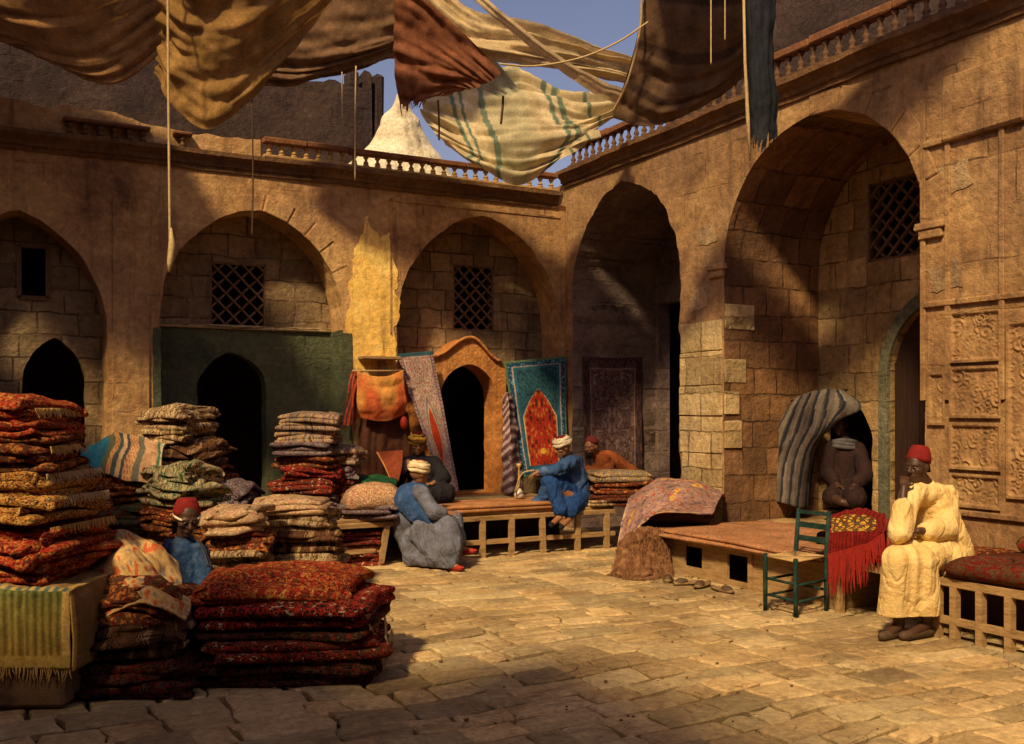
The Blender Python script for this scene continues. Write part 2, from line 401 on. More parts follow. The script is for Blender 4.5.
m_awn_w = vcol('pale_striped_canvas', .30, .9, 80., .3, .7, 1.2)
m_skin = plain('dark_brown_skin', (.045, .02, .011), (.075, .034, .018), 12, .5, .1, .003, spec=.4)
m_eye = plain('eye_white', (.10, .075, .06), (.14, .10, .08), 5, .4)
m_skin_l = plain('brown_skin', (.20, .085, .035), (.30, .135, .06), 12, .5, .1, .003, spec=.4)
m_fez = plain('red_felt', (.13, .008, .007), (.24, .016, .010), 20)
m_fezd = plain('maroon_felt', (.09, .012, .010), (.15, .022, .018), 20)
m_black = plain('black_cloth', (.006, .006, .008), (.018, .016, .018), 12)
m_white = plain('white_cotton', (.5, .42, .27), (.8, .70, .50), 12)
m_yel = plain('yellow_cotton', (.56, .36, .11), (.74, .52, .20), 5, bump=.6, dist=.02, c=(.82, .63, .28))
m_blue = plain('blue_cotton', (.012, .035, .10), (.03, .075, .19), 7, c=(.10, .17, .30), bump=.6, dist=.02)
m_blue2 = plain('bright_blue_cotton', (.008, .03, .11), (.018, .07, .23), 7, bump=.6, dist=.02)
m_gblue = plain('grey_blue_wool', (.075, .065, .07), (.13, .135, .17), 8, c=(.20, .22, .30), bump=.6, dist=.02)
m_org = plain('rust_orange_cloth', (.20, .045, .012), (.36, .10, .025), 9, bump=.6, dist=.02)
m_turb_y = vcol('turban_cloth'); m_gold = plain('brass', (.45, .25, .06), (.6, .4, .12), 10, .35, spec=.6)
m_slip = plain('red_leather', (.26, .018, .010), (.38, .03, .015), 20, .5)
m_leather = plain('brown_leather', (.05, .03, .018), (.12, .07, .035), 20, .6)
R = dict(red=(.38, .035, .02), dred=(.16, .018, .012), org=(.50, .17, .035), yel=(.58, .34, .08), tan=(.42, .26, .12), brn=(.12, .055, .025), dk=(.03, .015, .010),
         cr=(.58, .44, .24), blu=(.03, .09, .16), grn=(.06, .14, .06), pur=(.16, .09, .11), gry=(.22, .19, .16), pnk=(.48, .24, .15))
def K(*n): return [R[q] for q in n]
c_redor = carpet('red_orange_carpet', K('dk', 'brn', 'dred', 'red', 'org', 'red', 'yel'), 26, seed=1)
c_goldfr = carpet('gold_and_brown_carpet', K('dk', 'brn', 'org', 'yel', 'brn', 'yel'), 34, seed=2)
c_darkred = carpet('black_and_red_carpet', K('dk', 'dk', 'brn', 'dred', 'red', 'dk', 'cr'), 26, seed=3)
c_redwh = carpet('crimson_and_white_carpet', K('dk', 'dred', 'dk', 'red', 'red', 'dk', 'cr'), 24, seed=4)
c_dark = carpet('near_black_carpet', K('dk', 'dk', 'brn', 'dk', 'dred', 'brn'), 22, seed=5)
c_brown = carpet('brown_carpet', K('dk', 'brn', 'brn', 'tan', 'brn'), 20, 'stripe', seed=6)
c_brown2 = carpet('russet_carpet', K('dk', 'brn', 'dred', 'brn', 'org', 'brn'), 18, seed=7)
c_tan = carpet('tan_striped_rug', K('brn', 'tan', 'brn', 'cr', 'tan', 'brn', 'tan'), 26, 'stripe', seed=8)
c_tanp = carpet('pinkish_tan_rug', K('brn', 'tan', 'pnk', 'cr', 'tan', 'pnk'), 20, seed=9)
c_grey = carpet('grey_striped_rug', K('brn', 'gry', 'tan', 'pur', 'gry'), 26, 'stripe', seed=10)
c_pur = carpet('purple_grey_rug', K('dk', 'pur', 'gry', 'pur', 'brn'), 24, seed=11)
c_flor = carpet('orange_floral_cloth', K('org', 'tan', 'yel', 'tan', 'red', 'yel'), 22, seed=12)
c_spot = carpet('spotted_print_cotton', K('blu', 'cr', 'pnk', 'cr', 'red', 'cr', 'yel'), 42, seed=13)
c_seat = carpet('orange_pink_bench_rug', K('brn', 'org', 'pnk', 'tan', 'org', 'pnk'), 34, seed=14)
c_greenw = carpet('green_and_white_textile', K('brn', 'cr', 'grn', 'cr', 'tan', 'grn'), 30, 'stripe', seed=15)
c_seatd = carpet('dark_brown_plush', K('dk', 'brn', 'dred', 'brn', 'brn'), 12, seed=16)

# ================================================================== THE SETTING
def jag(poly, step=.07, amp=.008, seed=1., closed=True):
    out = []; n = len(poly)
    for k in range(n if closed else n-1):
        a = np.array(poly[k], float); b = np.array(poly[(k+1) % n], float); m = max(1, int(np.linalg.norm(b-a)/step))
        for j in range(m): out.append(a+(b-a)*j/m)
    P = np.array(out); Q = np.c_[P, np.zeros(len(P))]
    P[:, 0] += amp*fbm(Q, 6, seed, 3); P[:, 1] += amp*fbm(Q, 6, seed+4, 3)
    return [tuple(p) for p in P]
def arch(x0, x1, zb, zs, za, n=14):
    w = (x1-x0)/2; r = za-zs; mid = (x0+x1)/2; pts = [(x0, zb), (x0, zs)]
    L = []
    if r >= w:
        Rr = (w*w+r*r)/(2*w); a1 = math.asin(min(1, r/Rr))
        for k in range(1, n+1):
            a = a1*k/n; L.append((x0+Rr-Rr*math.cos(a), zs+Rr*math.sin(a)))
    else:
        for k in range(1, n+1):
            a = PI/2*k/n; L.append((mid-w*math.cos(a), zs+r*math.sin(a)))
    pts += L; pts += [(2*mid-x, z) for x, z in L[::-1][1:]]; pts += [(x1, zs), (x1, zb)]
    return pts
def slab(outline, holes, t0, t1, axis):
    cu = bpy.data.curves.new('c', 'CURVE'); cu.dimensions = '2D'; cu.fill_mode = 'BOTH'; cu.extrude = abs(t1-t0)/2
    for pl in [outline]+holes:
        s = cu.splines.new('POLY'); s.points.add(len(pl)-1); s.use_cyclic_u = True
        for k, (x, z) in enumerate(pl): s.points[k].co = (x, z, 0, 1)
    o = bpy.data.objects.new('c', cu); COL.objects.link(o); bpy.context.view_layer.update()
    me = bpy.data.meshes.new_from_object(o.evaluated_get(bpy.context.evaluated_depsgraph_get()))
    V = np.empty(len(me.vertices)*3); me.vertices.foreach_get('co', V); V = V.reshape(-1, 3)
    Fa = [tuple(p.vertices) for p in me.polygons]; bpy.data.objects.remove(o); mid = (t0+t1)/2
    if axis == 'x': V = np.c_[V[:, 0], V[:, 2]+mid, V[:, 1]]
    else: V = np.c_[V[:, 2]+mid, V[:, 0], V[:, 1]]
    g = G(); g.add(V, Fa); return g
def rectp(x0, x1, z0, z1): return [(x0, z0), (x0, z1), (x1, z1), (x1, z0)]
# ---- ground
g = G(); g.add([(-90, -90, -.05), (90, -90, -.05), (90, 90, -.05), (-90, 90, -.05)], [(0, 1, 2, 3)])
props(g.build('ground', m_dirt), kind='structure')
def paving():
    g = G(); y = -15.2
    while y < 0:
        hh = random.uniform(.15, .30); x = -9.7+random.uniform(-.4, 0)
        while x < 0.02:
            ww = random.uniform(.17, .52); x1 = min(x+ww, .0)
            if x1-x > .08:
                gp = .009; j = lambda s=.02: random.uniform(-s, s)
                wob = lambda xx: .06*math.sin(xx*1.9+y*.7)+.02*math.sin(xx*5+y)
                cs = [(x+gp, y+gp), ((x+x1)/2, y+gp), (x1-gp, y+gp), (x1-gp, y+hh/2), (x1-gp, y+hh-gp), ((x+x1)/2, y+hh-gp), (x+gp, y+hh-gp), (x+gp, y+hh/2)]
                cs = [(a+j(.022), b+j(.022)+wob(a)) for a, b in cs]
                mx = sum(a for a, b in cs)/8; my = sum(b for a, b in cs)/8
                z = j(.005); tx, ty = j(.013), j(.013)
                tone = random.uniform(.62, 1.2); wr = random.uniform(-.06, .06)
                V = []
                for ins, dz in ((0, -.045), (0, -.012), (.014, -.002), (.04, .0)):
                    for a, b in cs:
                        dx, dy = mx-a, my-b; L = math.hypot(dx, dy); aa, bb = a+dx/L*ins, b+dy/L*ins
                        V.append((aa, bb, z+dz+(aa-mx)*tx+(bb-my)*ty))
                V.append((mx, my, z+.001))
                Fa = [(k*8+q, k*8+(q+1) % 8, (k+1)*8+(q+1) % 8, (k+1)*8+q) for k in range(3) for q in range(8)]+[(24+q, 24+(q+1) % 8, 32) for q in range(8)]
                g.add(V, Fa, (tone*(1+wr), tone, tone*(1-wr)))
            x = x1+.0 if x1 < 0 else 1
        y += hh
    m, nt = newmat('worn_paving_stone'); v = coords(nt)
    c = ramp(nt, noise(nt, v, 1.1, 7, .7), [(.3, (.27, .17, .07)), (.5, (.46, .32, .145)), (.7, (.60, .44, .21))])
    c = mix(nt, 1., c, nd(nt, 'ShaderNodeAttribute', 0, attribute_name='Col'), 'MULTIPLY')
    c = mix(nt, 1., c, ramp(nt, noise(nt, v, 18, 6, .8), [(.28, .5), (.66, 1.3)]), 'MULTIPLY')
    ds = nd(nt, 'ShaderNodeMapping', 0, {'Vector': v, 'Scale': (.8, 3., 1)})
    c = mix(nt, ramp(nt, noise(nt, ds, 1.5, 5, .75), [(.54, 0.), (.70, .7)]), c, (.12, .07, .03))
    crk = nd(nt, 'ShaderNodeTexVoronoi', 0, {'Vector': mix(nt, .06, v, noise(nt, v, 5, 3, .6, 1)), 'Scale': 2.4}, feature='DISTANCE_TO_EDGE')
    ck = ramp(nt, crk, [(0., 1.), (.014, 0.)])
    ck = mth(nt, 'MULTIPLY', ck, ramp(nt, noise(nt, v, 1.7, 3), [(.55, 0.), (.66, .8)]))
    c = mix(nt, ck, c, (.06, .03, .012))
    h = mth(nt, 'SUBTRACT', mth(nt, 'ADD', noise(nt, v, 9, 7, .7), mth(nt, 'MULTIPLY', noise(nt, v, 2.5, 3), 1.)), mth(nt, 'MULTIPLY', ck, .6))
    finish(nt, c, .85, h, .55, .025, 0, .25)
    props(g.build('paving', m, None, False, True), kind='structure')
paving()

# ---- back wall (plane y = 0): positions read off the pier edges
def X(px, y=0.): return B(px, 400, y)[0]
def ZB(px, py, y=0.): return B(px, py, y)[2]
def Y(px, x=0.): return R_(px, 400, x)[1]
def ZR(px, py, x=0.): return R_(px, py, x)[2]
a1 = (-7.75, X(107)); a2 = (X(160), X(343)); a3 = (X(397), -.09)
arches_b = [arch(*a1, 0., 2.5, 3.78), arch(*a2, 0., 2.72, 4.02), arch(*a3, 0., 2.75, 4.22)]
back = thing('courtyard_wall', 'long ochre arcaded wall with three pointed arches across the back of the court', 'wall', (-4.9, .2, 0))
g = slab(jag(rectp(-10.3, -.003, -.3, 4.47), .3, .0, 1), [jag(a, .06, .016, k+2.) for k, a in enumerate(arches_b)], 0, .5, 'x')
g.build('wall', m_back, back)
# green-washed pier patches beside the second arch
g = slab(jag(rectp(X(352)-.0, X(343)+.0, 0, ZB(350, 333)) if False else rectp(X(343)-.012, X(352), .0, ZB(350, 333)), .06, .012, 3), [], -.012, -.001, 'x'); g.build('painted_dado', m_green, back)
g = slab(jag(rectp(X(153), X(160)+.01, .0, ZB(156, 328)), .06, .010, 5), [], -.012, -.001, 'x'); g.build('painted_dado', m_green, back)
g = slab(jag([(.003, 0), (.003, 2.62), (.497, 2.62), (.497, 0)], .08, .004, 4), [], a2[1]-.012, a2[1]-.002, 'y'); g.build('painted_dado', m_green, back)
# infill behind arches
YI = .5
w1 = rectp(X(19, YI), X(48, YI), ZB(33, 298, YI), ZB(33, 246, YI)); n1 = arch(X(22, YI), X(86, YI), 0.05, ZB(50, 385, YI), ZB(52, 337, YI))
w2 = rectp(X(210, YI), X(266, YI), ZB(238, 328, YI), ZB(238, 263, YI)); n2 = arch(X(197, YI), X(266, YI), 0.05, ZB(230, 392, YI), ZB(232, 353, YI))
w3 = rectp(X(453, YI), X(494, YI), ZB(474, 331, YI), ZB(474, 265, YI)); n3 = arch(X(440, YI), X(492, YI), .5, ZB(465, 395, YI), ZB(465, 362, YI))
inf = slab(rectp(-7.9, X(130, YI), -.2, 4.1), [w1, jag(n1, .08, .012, 3)], YI+.002, YI+.22, 'x'); inf.build('arch_infill', m_infill_b, back)
zg = ZB(250, 329, YI)
inf = slab(rectp(X(140, YI), X(375, YI), zg, 4.2), [rectp(w2[0][0], w2[2][0], zg+.02, w2[1][1])], YI+.002, YI+.22, 'x'); inf.build('arch_infill', m_infill_b, back)
inf = slab(rectp(X(140, YI), X(375, YI), -.2, zg-.002), [jag(n2, .08, .012, 4)], YI-.02, YI+.22, 'x'); inf.build('green_infill', m_green, back)
g = G(); g.box(((a2[0]+a2[1])/2, YI-.03, zg+.015), (a2[1]-a2[0]-.03, .07, .05), bev=.01, jit=.004); g.build('string_course', m_pale, back)
inf = slab(rectp(X(385, YI), .6, -.2, 4.4), [w3, n3], YI+.002, YI+.22, 'x'); inf.build('arch_infill', m_infill_b, back)
# ogee door surround standing proud inside the third arch
yf = .12
def xf(px): return X(px, yf)
def zf(px, py): return ZB(px, py, yf)
oc = (xf(440)+xf(503))/2
ol = [(a3[0]+.01, .0), (a3[0]+.01, zf(402, 366)), (xf(430), zf(430, 358))]
for k in range(9):
    t = k/8; ol.append((xf(432+38*t), zf(432, 357)+(zf(470, 338)-zf(432, 357))*(.5-.5*math.cos(PI*t))))
for k in range(1, 9):
    t = k/8; ol.append((xf(470+30*t), zf(470, 338)+(zf(500, 362)-zf(470, 338))*(.5-.5*math.cos(PI*t))))
ol += [(xf(506), zf(505, 364)), (xf(506), 0)]
op = arch(xf(440), xf(490)+.10, .5, zf(468, 400), zf(468, 364))
g = slab(jag(ol, .07, .008, 2), [jag(op, .07, .006, 3)], yf, YI, 'x'); g.build('door_surround', m_orange, back)
g = G(); tp = [(p[0], yf-.035, p[1]+.01) for p in ol[2:-2]]; g.tube(tp, .022, 6); g.build('surround_moulding', m_orange, back, True)
# dark rooms behind
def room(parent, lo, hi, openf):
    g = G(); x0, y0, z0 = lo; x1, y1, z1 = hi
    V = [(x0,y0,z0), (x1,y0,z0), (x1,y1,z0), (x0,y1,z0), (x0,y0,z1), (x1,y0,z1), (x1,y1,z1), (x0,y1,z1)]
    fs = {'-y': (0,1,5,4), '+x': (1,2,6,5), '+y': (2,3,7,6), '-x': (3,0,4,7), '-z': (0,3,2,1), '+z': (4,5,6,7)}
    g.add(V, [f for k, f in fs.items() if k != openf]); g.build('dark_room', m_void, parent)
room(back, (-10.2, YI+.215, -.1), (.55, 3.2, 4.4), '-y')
# lattices
def lattice(name, rc, t, axis, mat, parent, sp=.145, bw=.035, frame=.05):
    x0, z0 = rc[0]; x1, z1 = rc[2]; x0, x1 = min(x0, x1), max(x0, x1); z0, z1 = min(z0, z1), max(z0, z1)
    def P(u, v, o=0.): return (u, t+o, v) if axis == 'x' else (t+o, u, v)
    fr = G()
    for (a, b) in (((x0, z0), (x1, z0)), ((x0, z1), (x1, z1)), ((x0, z0), (x0, z1)), ((x1, z0), (x1, z1))): fr.bar(P(*a), P(*b), frame, frame)
    w = fr.build('window_frame', mat, parent)
    g = G()
    for sg in (1, -1):
        c = -(x1-x0)-(z1-z0)
        while c < (x1-x0)+(z1-z0):
            # line z = z0 + sg*(x-x0) + c
            pts = []
            for xx in (x0, x1):
                zz = z0+sg*(xx-x0)+c
                if z0 <= zz <= z1: pts.append((xx, zz))
            for zz in (z0, z1):
                xx = x0+sg*(zz-z0-c)
                if x0 < xx < x1: pts.append((xx, zz))
            if len(pts) >= 2 and math.hypot(pts[0][0]-pts[1][0], pts[0][1]-pts[1][1]) > .05:
                g.bar(P(pts[0][0]+random.uniform(-.008, .008), pts[0][1], .012*sg), P(pts[1][0]+random.uniform(-.008, .008), pts[1][1], .012*sg), bw*random.uniform(.8, 1.15), bw*.7)
            c += sp*1.414
    g.build('lattice', mat, w)
lattice('l', w2, YI+.03, 'x', m_wood_d, back, .135)
lattice('l', w3, YI+.03, 'x', m_wood_d, back, .125)
fr = G(); x0, z0 = w1[0]; x1, z1 = w1[2]
for (a, b) in (((x0, z0), (x1, z0)), ((x0, z1), (x1, z1)), ((x0, z0), (x0, z1)), ((x1, z0), (x1, z1))): fr.bar((a[0], YI, a[1]), (b[0], YI, b[1]), .05, .05)
fr.build('window_frame', m_wood_d, back)
# voussoirs : real wedge blocks a little proud
def voussoirs(ar, width, t, axis, mat, parent, proud=.02, step=.27, seed=1, sgn=-1, lo=0, hi=99, n=14):
    pts = np.array(ar[1:-1]); c = pts.mean(0); g = G(); rr = random.Random(seed); L = 0; seg = np.r_[0, np.cumsum(np.linalg.norm(np.diff(pts, axis=0), axis=1))]
    tot = seg[-1]; s = 0
    def at(q): return np.array((np.interp(q, seg, pts[:, 0]), np.interp(q, seg, pts[:, 1])))
    k = 0
    while s < tot-.05:
        s1 = min(tot, s+step*rr.uniform(.7, 1.25)); gp = .008
        if lo <= k < hi:
            A, Bb = at(s+gp), at(s1-gp); ta = at(min(tot, s+gp+.05))-at(max(0, s+gp-.05)); tb = at(min(tot, s1+.05))-at(max(0, s1-.1))
            na = np.array((-ta[1], ta[0]))/np.linalg.norm(ta); nb = np.array((-tb[1], tb[0]))/np.linalg.norm(tb)
            w1_, pr = width*rr.uniform(.85, 1.12), proud*rr.uniform(.5, 1.3)
            q = [A+na*.004, Bb+nb*.004, Bb+nb*w1_, A+na*w1_]
            qi = [p+(sum(q)/4-p)*.08 for p in q]
            P = lambda p, o: (p[0], t+sgn*o, p[1]) if axis == 'x' else (t+sgn*o, p[0], p[1])
            V = [P(p, -.02) for p in q]+[P(p, pr*.6) for p in q]+[P(p, pr) for p in qi]
            fs = [(0,1,5,4), (1,2,6,5), (2,3,7,6), (3,0,4,7), (4,5,9,8), (5,6,10,9), (6,7,11,10), (7,4,8,11), (8,9,10,11)]
            g.add(V, fs)
        s = s1; k += 1
    g.build('arch_voussoirs', mat, parent)
voussoirs(arches_b[1], .22, 0, 'x', m_back, back, .016, .26, 3, lo=7, hi=12)
# pilaster strips and panel edges on the back wall
g = G(); g.box((X(131), -.012, 2.0), (X(150)-X(113), .03, 4.0), bev=.006); g.build('pilaster', m_back, back)
g = G()
for px in (391,): g.box((X(px), -.006, 3.45), (.03, .014, 1.75), bev=.004)
g.box(((X(388)+X(560))/2, -.006, 4.3), (X(560)-X(388), .014, .035), bev=.004)
g.build('raised_panel_edge', m_back, back)
g = slab(jag([(X(354), 1.0), (X(353), 2.2), (X(347), 2.7), (X(352), 3.2), (X(350), 3.5), (X(361), 3.72), (X(366), 4.05), (X(379), 3.8), (X(390), 3.86), (X(398), 3.2), (X(396), 2.5), (X(397), 1.0)], .03, .05, 9), [], -.008, -.001, 'x'); g.build('painted_sun_glow', stone('painted_glow_gold', (1., .74, .24), (.95, .60, .14), (.62, .34, .08), 'x', .1, seed=23., bump=.5), back)  # sunlit glow of the pier painted as a paler colour patch
# cornice
def cornice(axis, a, b, z, parent, mat, s=1., out=-1):
    prof = [(0, 0), (.03, 0), (.035, .05), (.055, .055), (.06, .10), (.10, .14), (.13, .16), (.13, .21), (0, .21)]
    n = max(2, int(abs(b-a)/.12)); V = []
    for k in range(n+1):
        u = a+(b-a)*k/n; wob = .008*math.sin(u*3.1)+random.uniform(-.006, .006)
        for (o, zz) in prof:
            oo = out*(o*s+(wob if o > 0 else 0)); V.append((u, oo, z+zz+wob*.5) if axis == 'x' else (oo, u, z+zz+wob*.5))
    m = len(prof); Fa = [(k*m+j, k*m+j+1, (k+1)*m+j+1, (k+1)*m+j) for k in range(n) for j in range(m-1)]
    Fa += [tuple(range(m)), tuple(n*m+j for j in range(m))[::-1]]
    g = G(); g.add(V, Fa); g.build('cornice', mat, parent)
m_corn = stone('weathered_cornice_stone', (.26, .14, .055), (.17, .085, .035), (.08, .04, .02), 'x', .1, seed=15.)
cornice('x', -10.2, -.14, 4.42, back, m_corn)
# ---- right wall (plane x = 0), 1.4 m thick piers
DR = 1.4
b4 = (Y(680), -.19); b5 = (Y(925), Y(724))
ar4 = arch(b4[0], b4[1], 0, 3.2, 4.53); ar5 = arch(b5[0], b5[1], 0, 3.2, 4.52)
right = thing('arcade_wall', 'sunlit ochre stone wall with two deep pointed recesses down the right side', 'wall', (.7, -5, 0))
g = slab(jag(rectp(-10.5, .5, -.3, 4.78), .3, 0, 1), [jag(ar4, .06, .03, 5.), jag(ar5, .06, .010, 6.)], 0, DR, 'y')
V = np.concatenate(g.v)
for k, f in enumerate(g.f):
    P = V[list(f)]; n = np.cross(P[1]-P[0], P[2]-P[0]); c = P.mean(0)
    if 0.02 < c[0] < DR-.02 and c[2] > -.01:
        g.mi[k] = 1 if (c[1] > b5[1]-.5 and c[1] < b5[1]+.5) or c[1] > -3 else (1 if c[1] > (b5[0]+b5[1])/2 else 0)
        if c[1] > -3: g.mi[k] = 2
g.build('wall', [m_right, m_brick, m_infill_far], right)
XI = DR
v4 = rectp(Y(690, XI), Y(656, XI)-.06, .3, 3.15)
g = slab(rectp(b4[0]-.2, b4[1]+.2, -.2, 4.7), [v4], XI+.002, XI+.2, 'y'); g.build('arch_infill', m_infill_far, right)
w5 = [(Y(868, XI), ZR(868, 259, XI)), (Y(868, XI), ZR(868, 183, XI)), (Y(918, XI), ZR(918, 172, XI)), (Y(918, XI), ZR(918, 250, XI))]
w5r = rectp(Y(921, XI), Y(868, XI), 3.24, 4.1)
d5 = arch(Y(890, XI)-1.0, Y(890, XI), .42, 2.0, 2.72)
al5 = arch(Y(872, XI), Y(817, XI)-.0, .45, 1.25, 1.78)
g = slab(rectp(b5[0]-.2, b5[1]+.2, -.2, 4.7), [w5r, jag(d5, .08, .008, 1), jag(al5, .07, .012, 2)], XI+.002, XI+.2, 'y'); g.build('arch_infill', m_infill_r, right)
lattice('l', w5r, XI+.03, 'y', m_wood_d, right, .13)
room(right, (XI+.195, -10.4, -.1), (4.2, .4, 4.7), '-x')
# grey-green reveal of the door and its plank leaf standing ajar
rv = arch(Y(890, XI)-1.0, Y(890, XI), .42, 2.0, 2.72); rvo = arch(Y(890, XI)-1.12, Y(890, XI)+.12, .42, 2.0, 2.86)
g = slab(rvo, [], XI-.03, XI-.002, 'y') if False else G()
po = np.array(rvo[:]); pi_ = np.array(rv[:]); n_ = len(po); V = []
for k in range(n_):
    for (p, o) in ((pi_[k], XI-.0), (pi_[k], XI-.045), (po[k], XI-.045), (po[k], XI-.0)): V.append((o, p[0], p[1]))
g.add(V, [(k*4+j, k*4+(j+1) % 4, (k+1)*4+(j+1) % 4, (k+1)*4+j) for k in range(n_-1) for j in range(4)]+[(0, 1, 2, 3), tuple((n_-1)*4+j for j in (3, 2, 1, 0))])
m_reveal = stone('grey_green_reveal', (.24, .22, .13), (.16, .155, .09), (.09, .08, .05), 'y', .3, seed=17.)
dr = g.build('door_surround', m_reveal, right)
dl = arch(Y(890, XI)-.99, Y(890, XI)-.01, .43, 2.0, 2.70)
g = slab(dl, [], XI+.07, XI+.11, 'y'); door = g.build('door', m_door, right)
g = G()
for k in range(6):
    yy = Y(890, XI)-.01-.163*(k+.5); zt = np.interp(yy, [p[0] for p in dl[1:16]][::1], [p[1] for p in dl[1:16]]) if k >= 3 else 0
    h_ = 2.0+.66*(1-abs(yy-(Y(890, XI)-.5))/.5)**.75 if True else 0
    g.box((XI+.06, yy, (.45+h_-.05)/2), (.022, .15, h_-.5), bev=.006)
g.build('planks', m_door, door)
voussoirs(ar5, .24, 0, 'y', m_right, right, .014, .34, 6, hi=6)
# pale squared blocks facing the lit pier between the recesses
g = G(); z = .0; rr = random.Random(4)
while z < 2.6:
    h_ = rr.uniform(.3, .44); z1 = min(z+h_, 2.62); y = b4[0]+.01; first = True
    cuts = sorted([b4[0]+.0, b5[1]+.02]+([b5[1]+(b4[0]-b5[1])*rr.uniform(.3, .7)] if rr.random() < .8 else []))
    for a, b in zip(cuts[:-1], cuts[1:]):
        pr = rr.uniform(.008, .022); e = rr.uniform(0, .05) if b == cuts[-1] else 0
        g.box((-pr/2+.003, (a+b-e)/2, (z+z1)/2), (pr+.006, b-a-.014-e, z1-z-.014), bev=.006, jit=.006)
    z = z1
g.build('facing_stones', m_pale, right)
g = G()     # a few paler blocks bonded into the dark reveal
for (zz, w_, h_) in ((2.05, .30, .26), (1.35, .24, .30), (2.65, .42, .28), (1.7, .2, .25)): g.box((w_/2+.005, b5[1]-.004, zz), (w_, .02, h_), bev=.006, jit=.005)
g.build('quoins', m_pale, right)
cornice('y', -10.4, .02, 4.72, right, m_corn, 1.2)
# carved relief panels
def relief(y0, y1, z0, z1, seed):
    nu = int((y1-y0)/.008); nv = int((z1-z0)/.008); u, v = np.meshgrid(np.linspace(0, 1, nu), np.linspace(0, 1, nv)); yy = y0+(y1-y0)*u; zz = z0+(z1-z0)*v
    rr = random.Random(seed); hgt = np.zeros_like(u)+.0
    for k in range(int((y1-y0)*(z1-z0)*150)):
        cy, cz = rr.uniform(y0, y1), rr.uniform(z0, z1); r0 = rr.uniform(.02, .045); th = np.arctan2(zz-cz, yy-cy)+rr.uniform(0, 6); r = np.hypot(yy-cy, zz-cz)
        spir = np.abs(((r/r0-th/(2*PI)) % 1.)-.5); band = (spir < .17) & (r < r0*1.7) & (r > .008)
        hgt = np.where(r < r0*1.7, np.where(band, 1., 0.), hgt)
    hgt = (2*hgt+np.roll(hgt, 1, 0)+np.roll(hgt, 1, 1))/4*(.6+.5*np.sin(yy*9+seed)*np.sin(zz*7)); 
    e = np.minimum(np.minimum(u*(y1-y0), (1-u)*(y1-y0)), np.minimum(v*(z1-z0), (1-v)*(z1-z0))); hgt = np.where(e < .03, 1.3, hgt)
    xx = -.004-.018*hgt; g = G()
    tone = (.35+.65*np.clip(hgt, 0, 1))
    g.add(np.stack([xx, yy, zz], 2).reshape(-1, 3), [(j*nu+i, j*nu+i+1, (j+1)*nu+i+1, (j+1)*nu+i) for j in range(nv-1) for i in range(nu-1)])
    g.build('carved_panel', m_right, right, True)
py0, py1 = Y(1003), Y(951)
for k, (zt, zb) in enumerate(((310, 362), (366, 418), (423, 470), (474, 508))):
    relief(py0, py1, ZR(975, zb), ZR(975, zt), 20+k)
relief(Y(947), Y(929), ZR(938, 425), ZR(938, 372), 31)
relief(Y(1060), Y(1008), ZR(1030, 500), ZR(1030, 320), 33)
g = G()
for px in (950, 925, 1004): g.box((-.012, Y(px)+.01, 3.0), (.03, .05, 2.6), bev=.006, jit=.003)
for z_ in (ZR(975, 514), ZR(975, 300), 3.9): g.box((-.014, (Y(1080)+Y(925))/2, z_), (.04, Y(925)-Y(1080), .05), bev=.008, jit=.003)
g.box((-.03, Y(985), 4.15), (.07, .75, .55), bev=.02, jit=.01)
g.build('raised_mouldings', m_right, right)
g = G(); g.box((.92, (b5[0]+b5[1])/2, .18), (.93, b5[1]-b5[0]-.02, .42), bev=.01); g.build('recess_ledge', m_infill_r, right)
for k, (px, z_) in enumerate(((705, 3.6), (700, 2.9), (960, 3.6), (945, 2.75))):
    yy = Y(px); g = slab(jag([(yy-.16, z_-.1), (yy+.13, z_-.14), (yy+.17, z_+.1), (yy-.1, z_+.13)], .04, .05, 30+k), [], -.008, -.001, 'y'); g.build('plaster_repair', m_patch, right)
# impost capitals hanging at the springing
for yy in (b5[0]-.08, b5[1]+.10):
    g = G(); g.box((-.03, yy, 3.2), (.07, .30, .06), bev=.01, jit=.004); g.box((-.02, yy, 3.13), (.05, .24, .08), bev=.01, jit=.004); g.build('impost', m_right, right)
# ---- terraces and storeys above
g = G(); g.box((-4.5, 2.6, 4.53), (15, 4.2, .1)); props(g.build('roof_terrace', m_corn), kind='structure')
g = G(); g.box((2.6, -4.6, 4.84), (4.2, 12.8, .1)); props(g.build('roof_terrace', m_corn), kind='structure')
def ragged(x0, x1, y, z0, ztop, th, seed, amp):
    P = [(x0, z0)]; n = int(abs(x1-x0)/.09)
    for k in range(n+1):
        x = x0+(x1-x0)*k/n; P.append((x, ztop(x)+amp*float(fbm(np.array([[x*3, seed, 0]]), 1., seed)[0])))
    P.append((x1, z0)); return slab(P, [], y, y+th, 'x')
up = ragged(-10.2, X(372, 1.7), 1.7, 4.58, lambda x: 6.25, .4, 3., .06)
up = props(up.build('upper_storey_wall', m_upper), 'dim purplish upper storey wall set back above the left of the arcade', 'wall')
g = G(); 
for px in (352, 366, 378): g.box((X(px, 1.8), 1.86, 5.9), (.14, .3, 1.2), bev=.03, jit=.02)
g.build('broken_merlons', m_upper, up)
g = slab(rectp(-10.3, .6, 4.885, 7.2), [], 2.2, 2.5, 'y') ; props(g.build('upper_storey_wall', m_upper), 'brown upper storey wall behind the balustrade on the right side', 'wall')
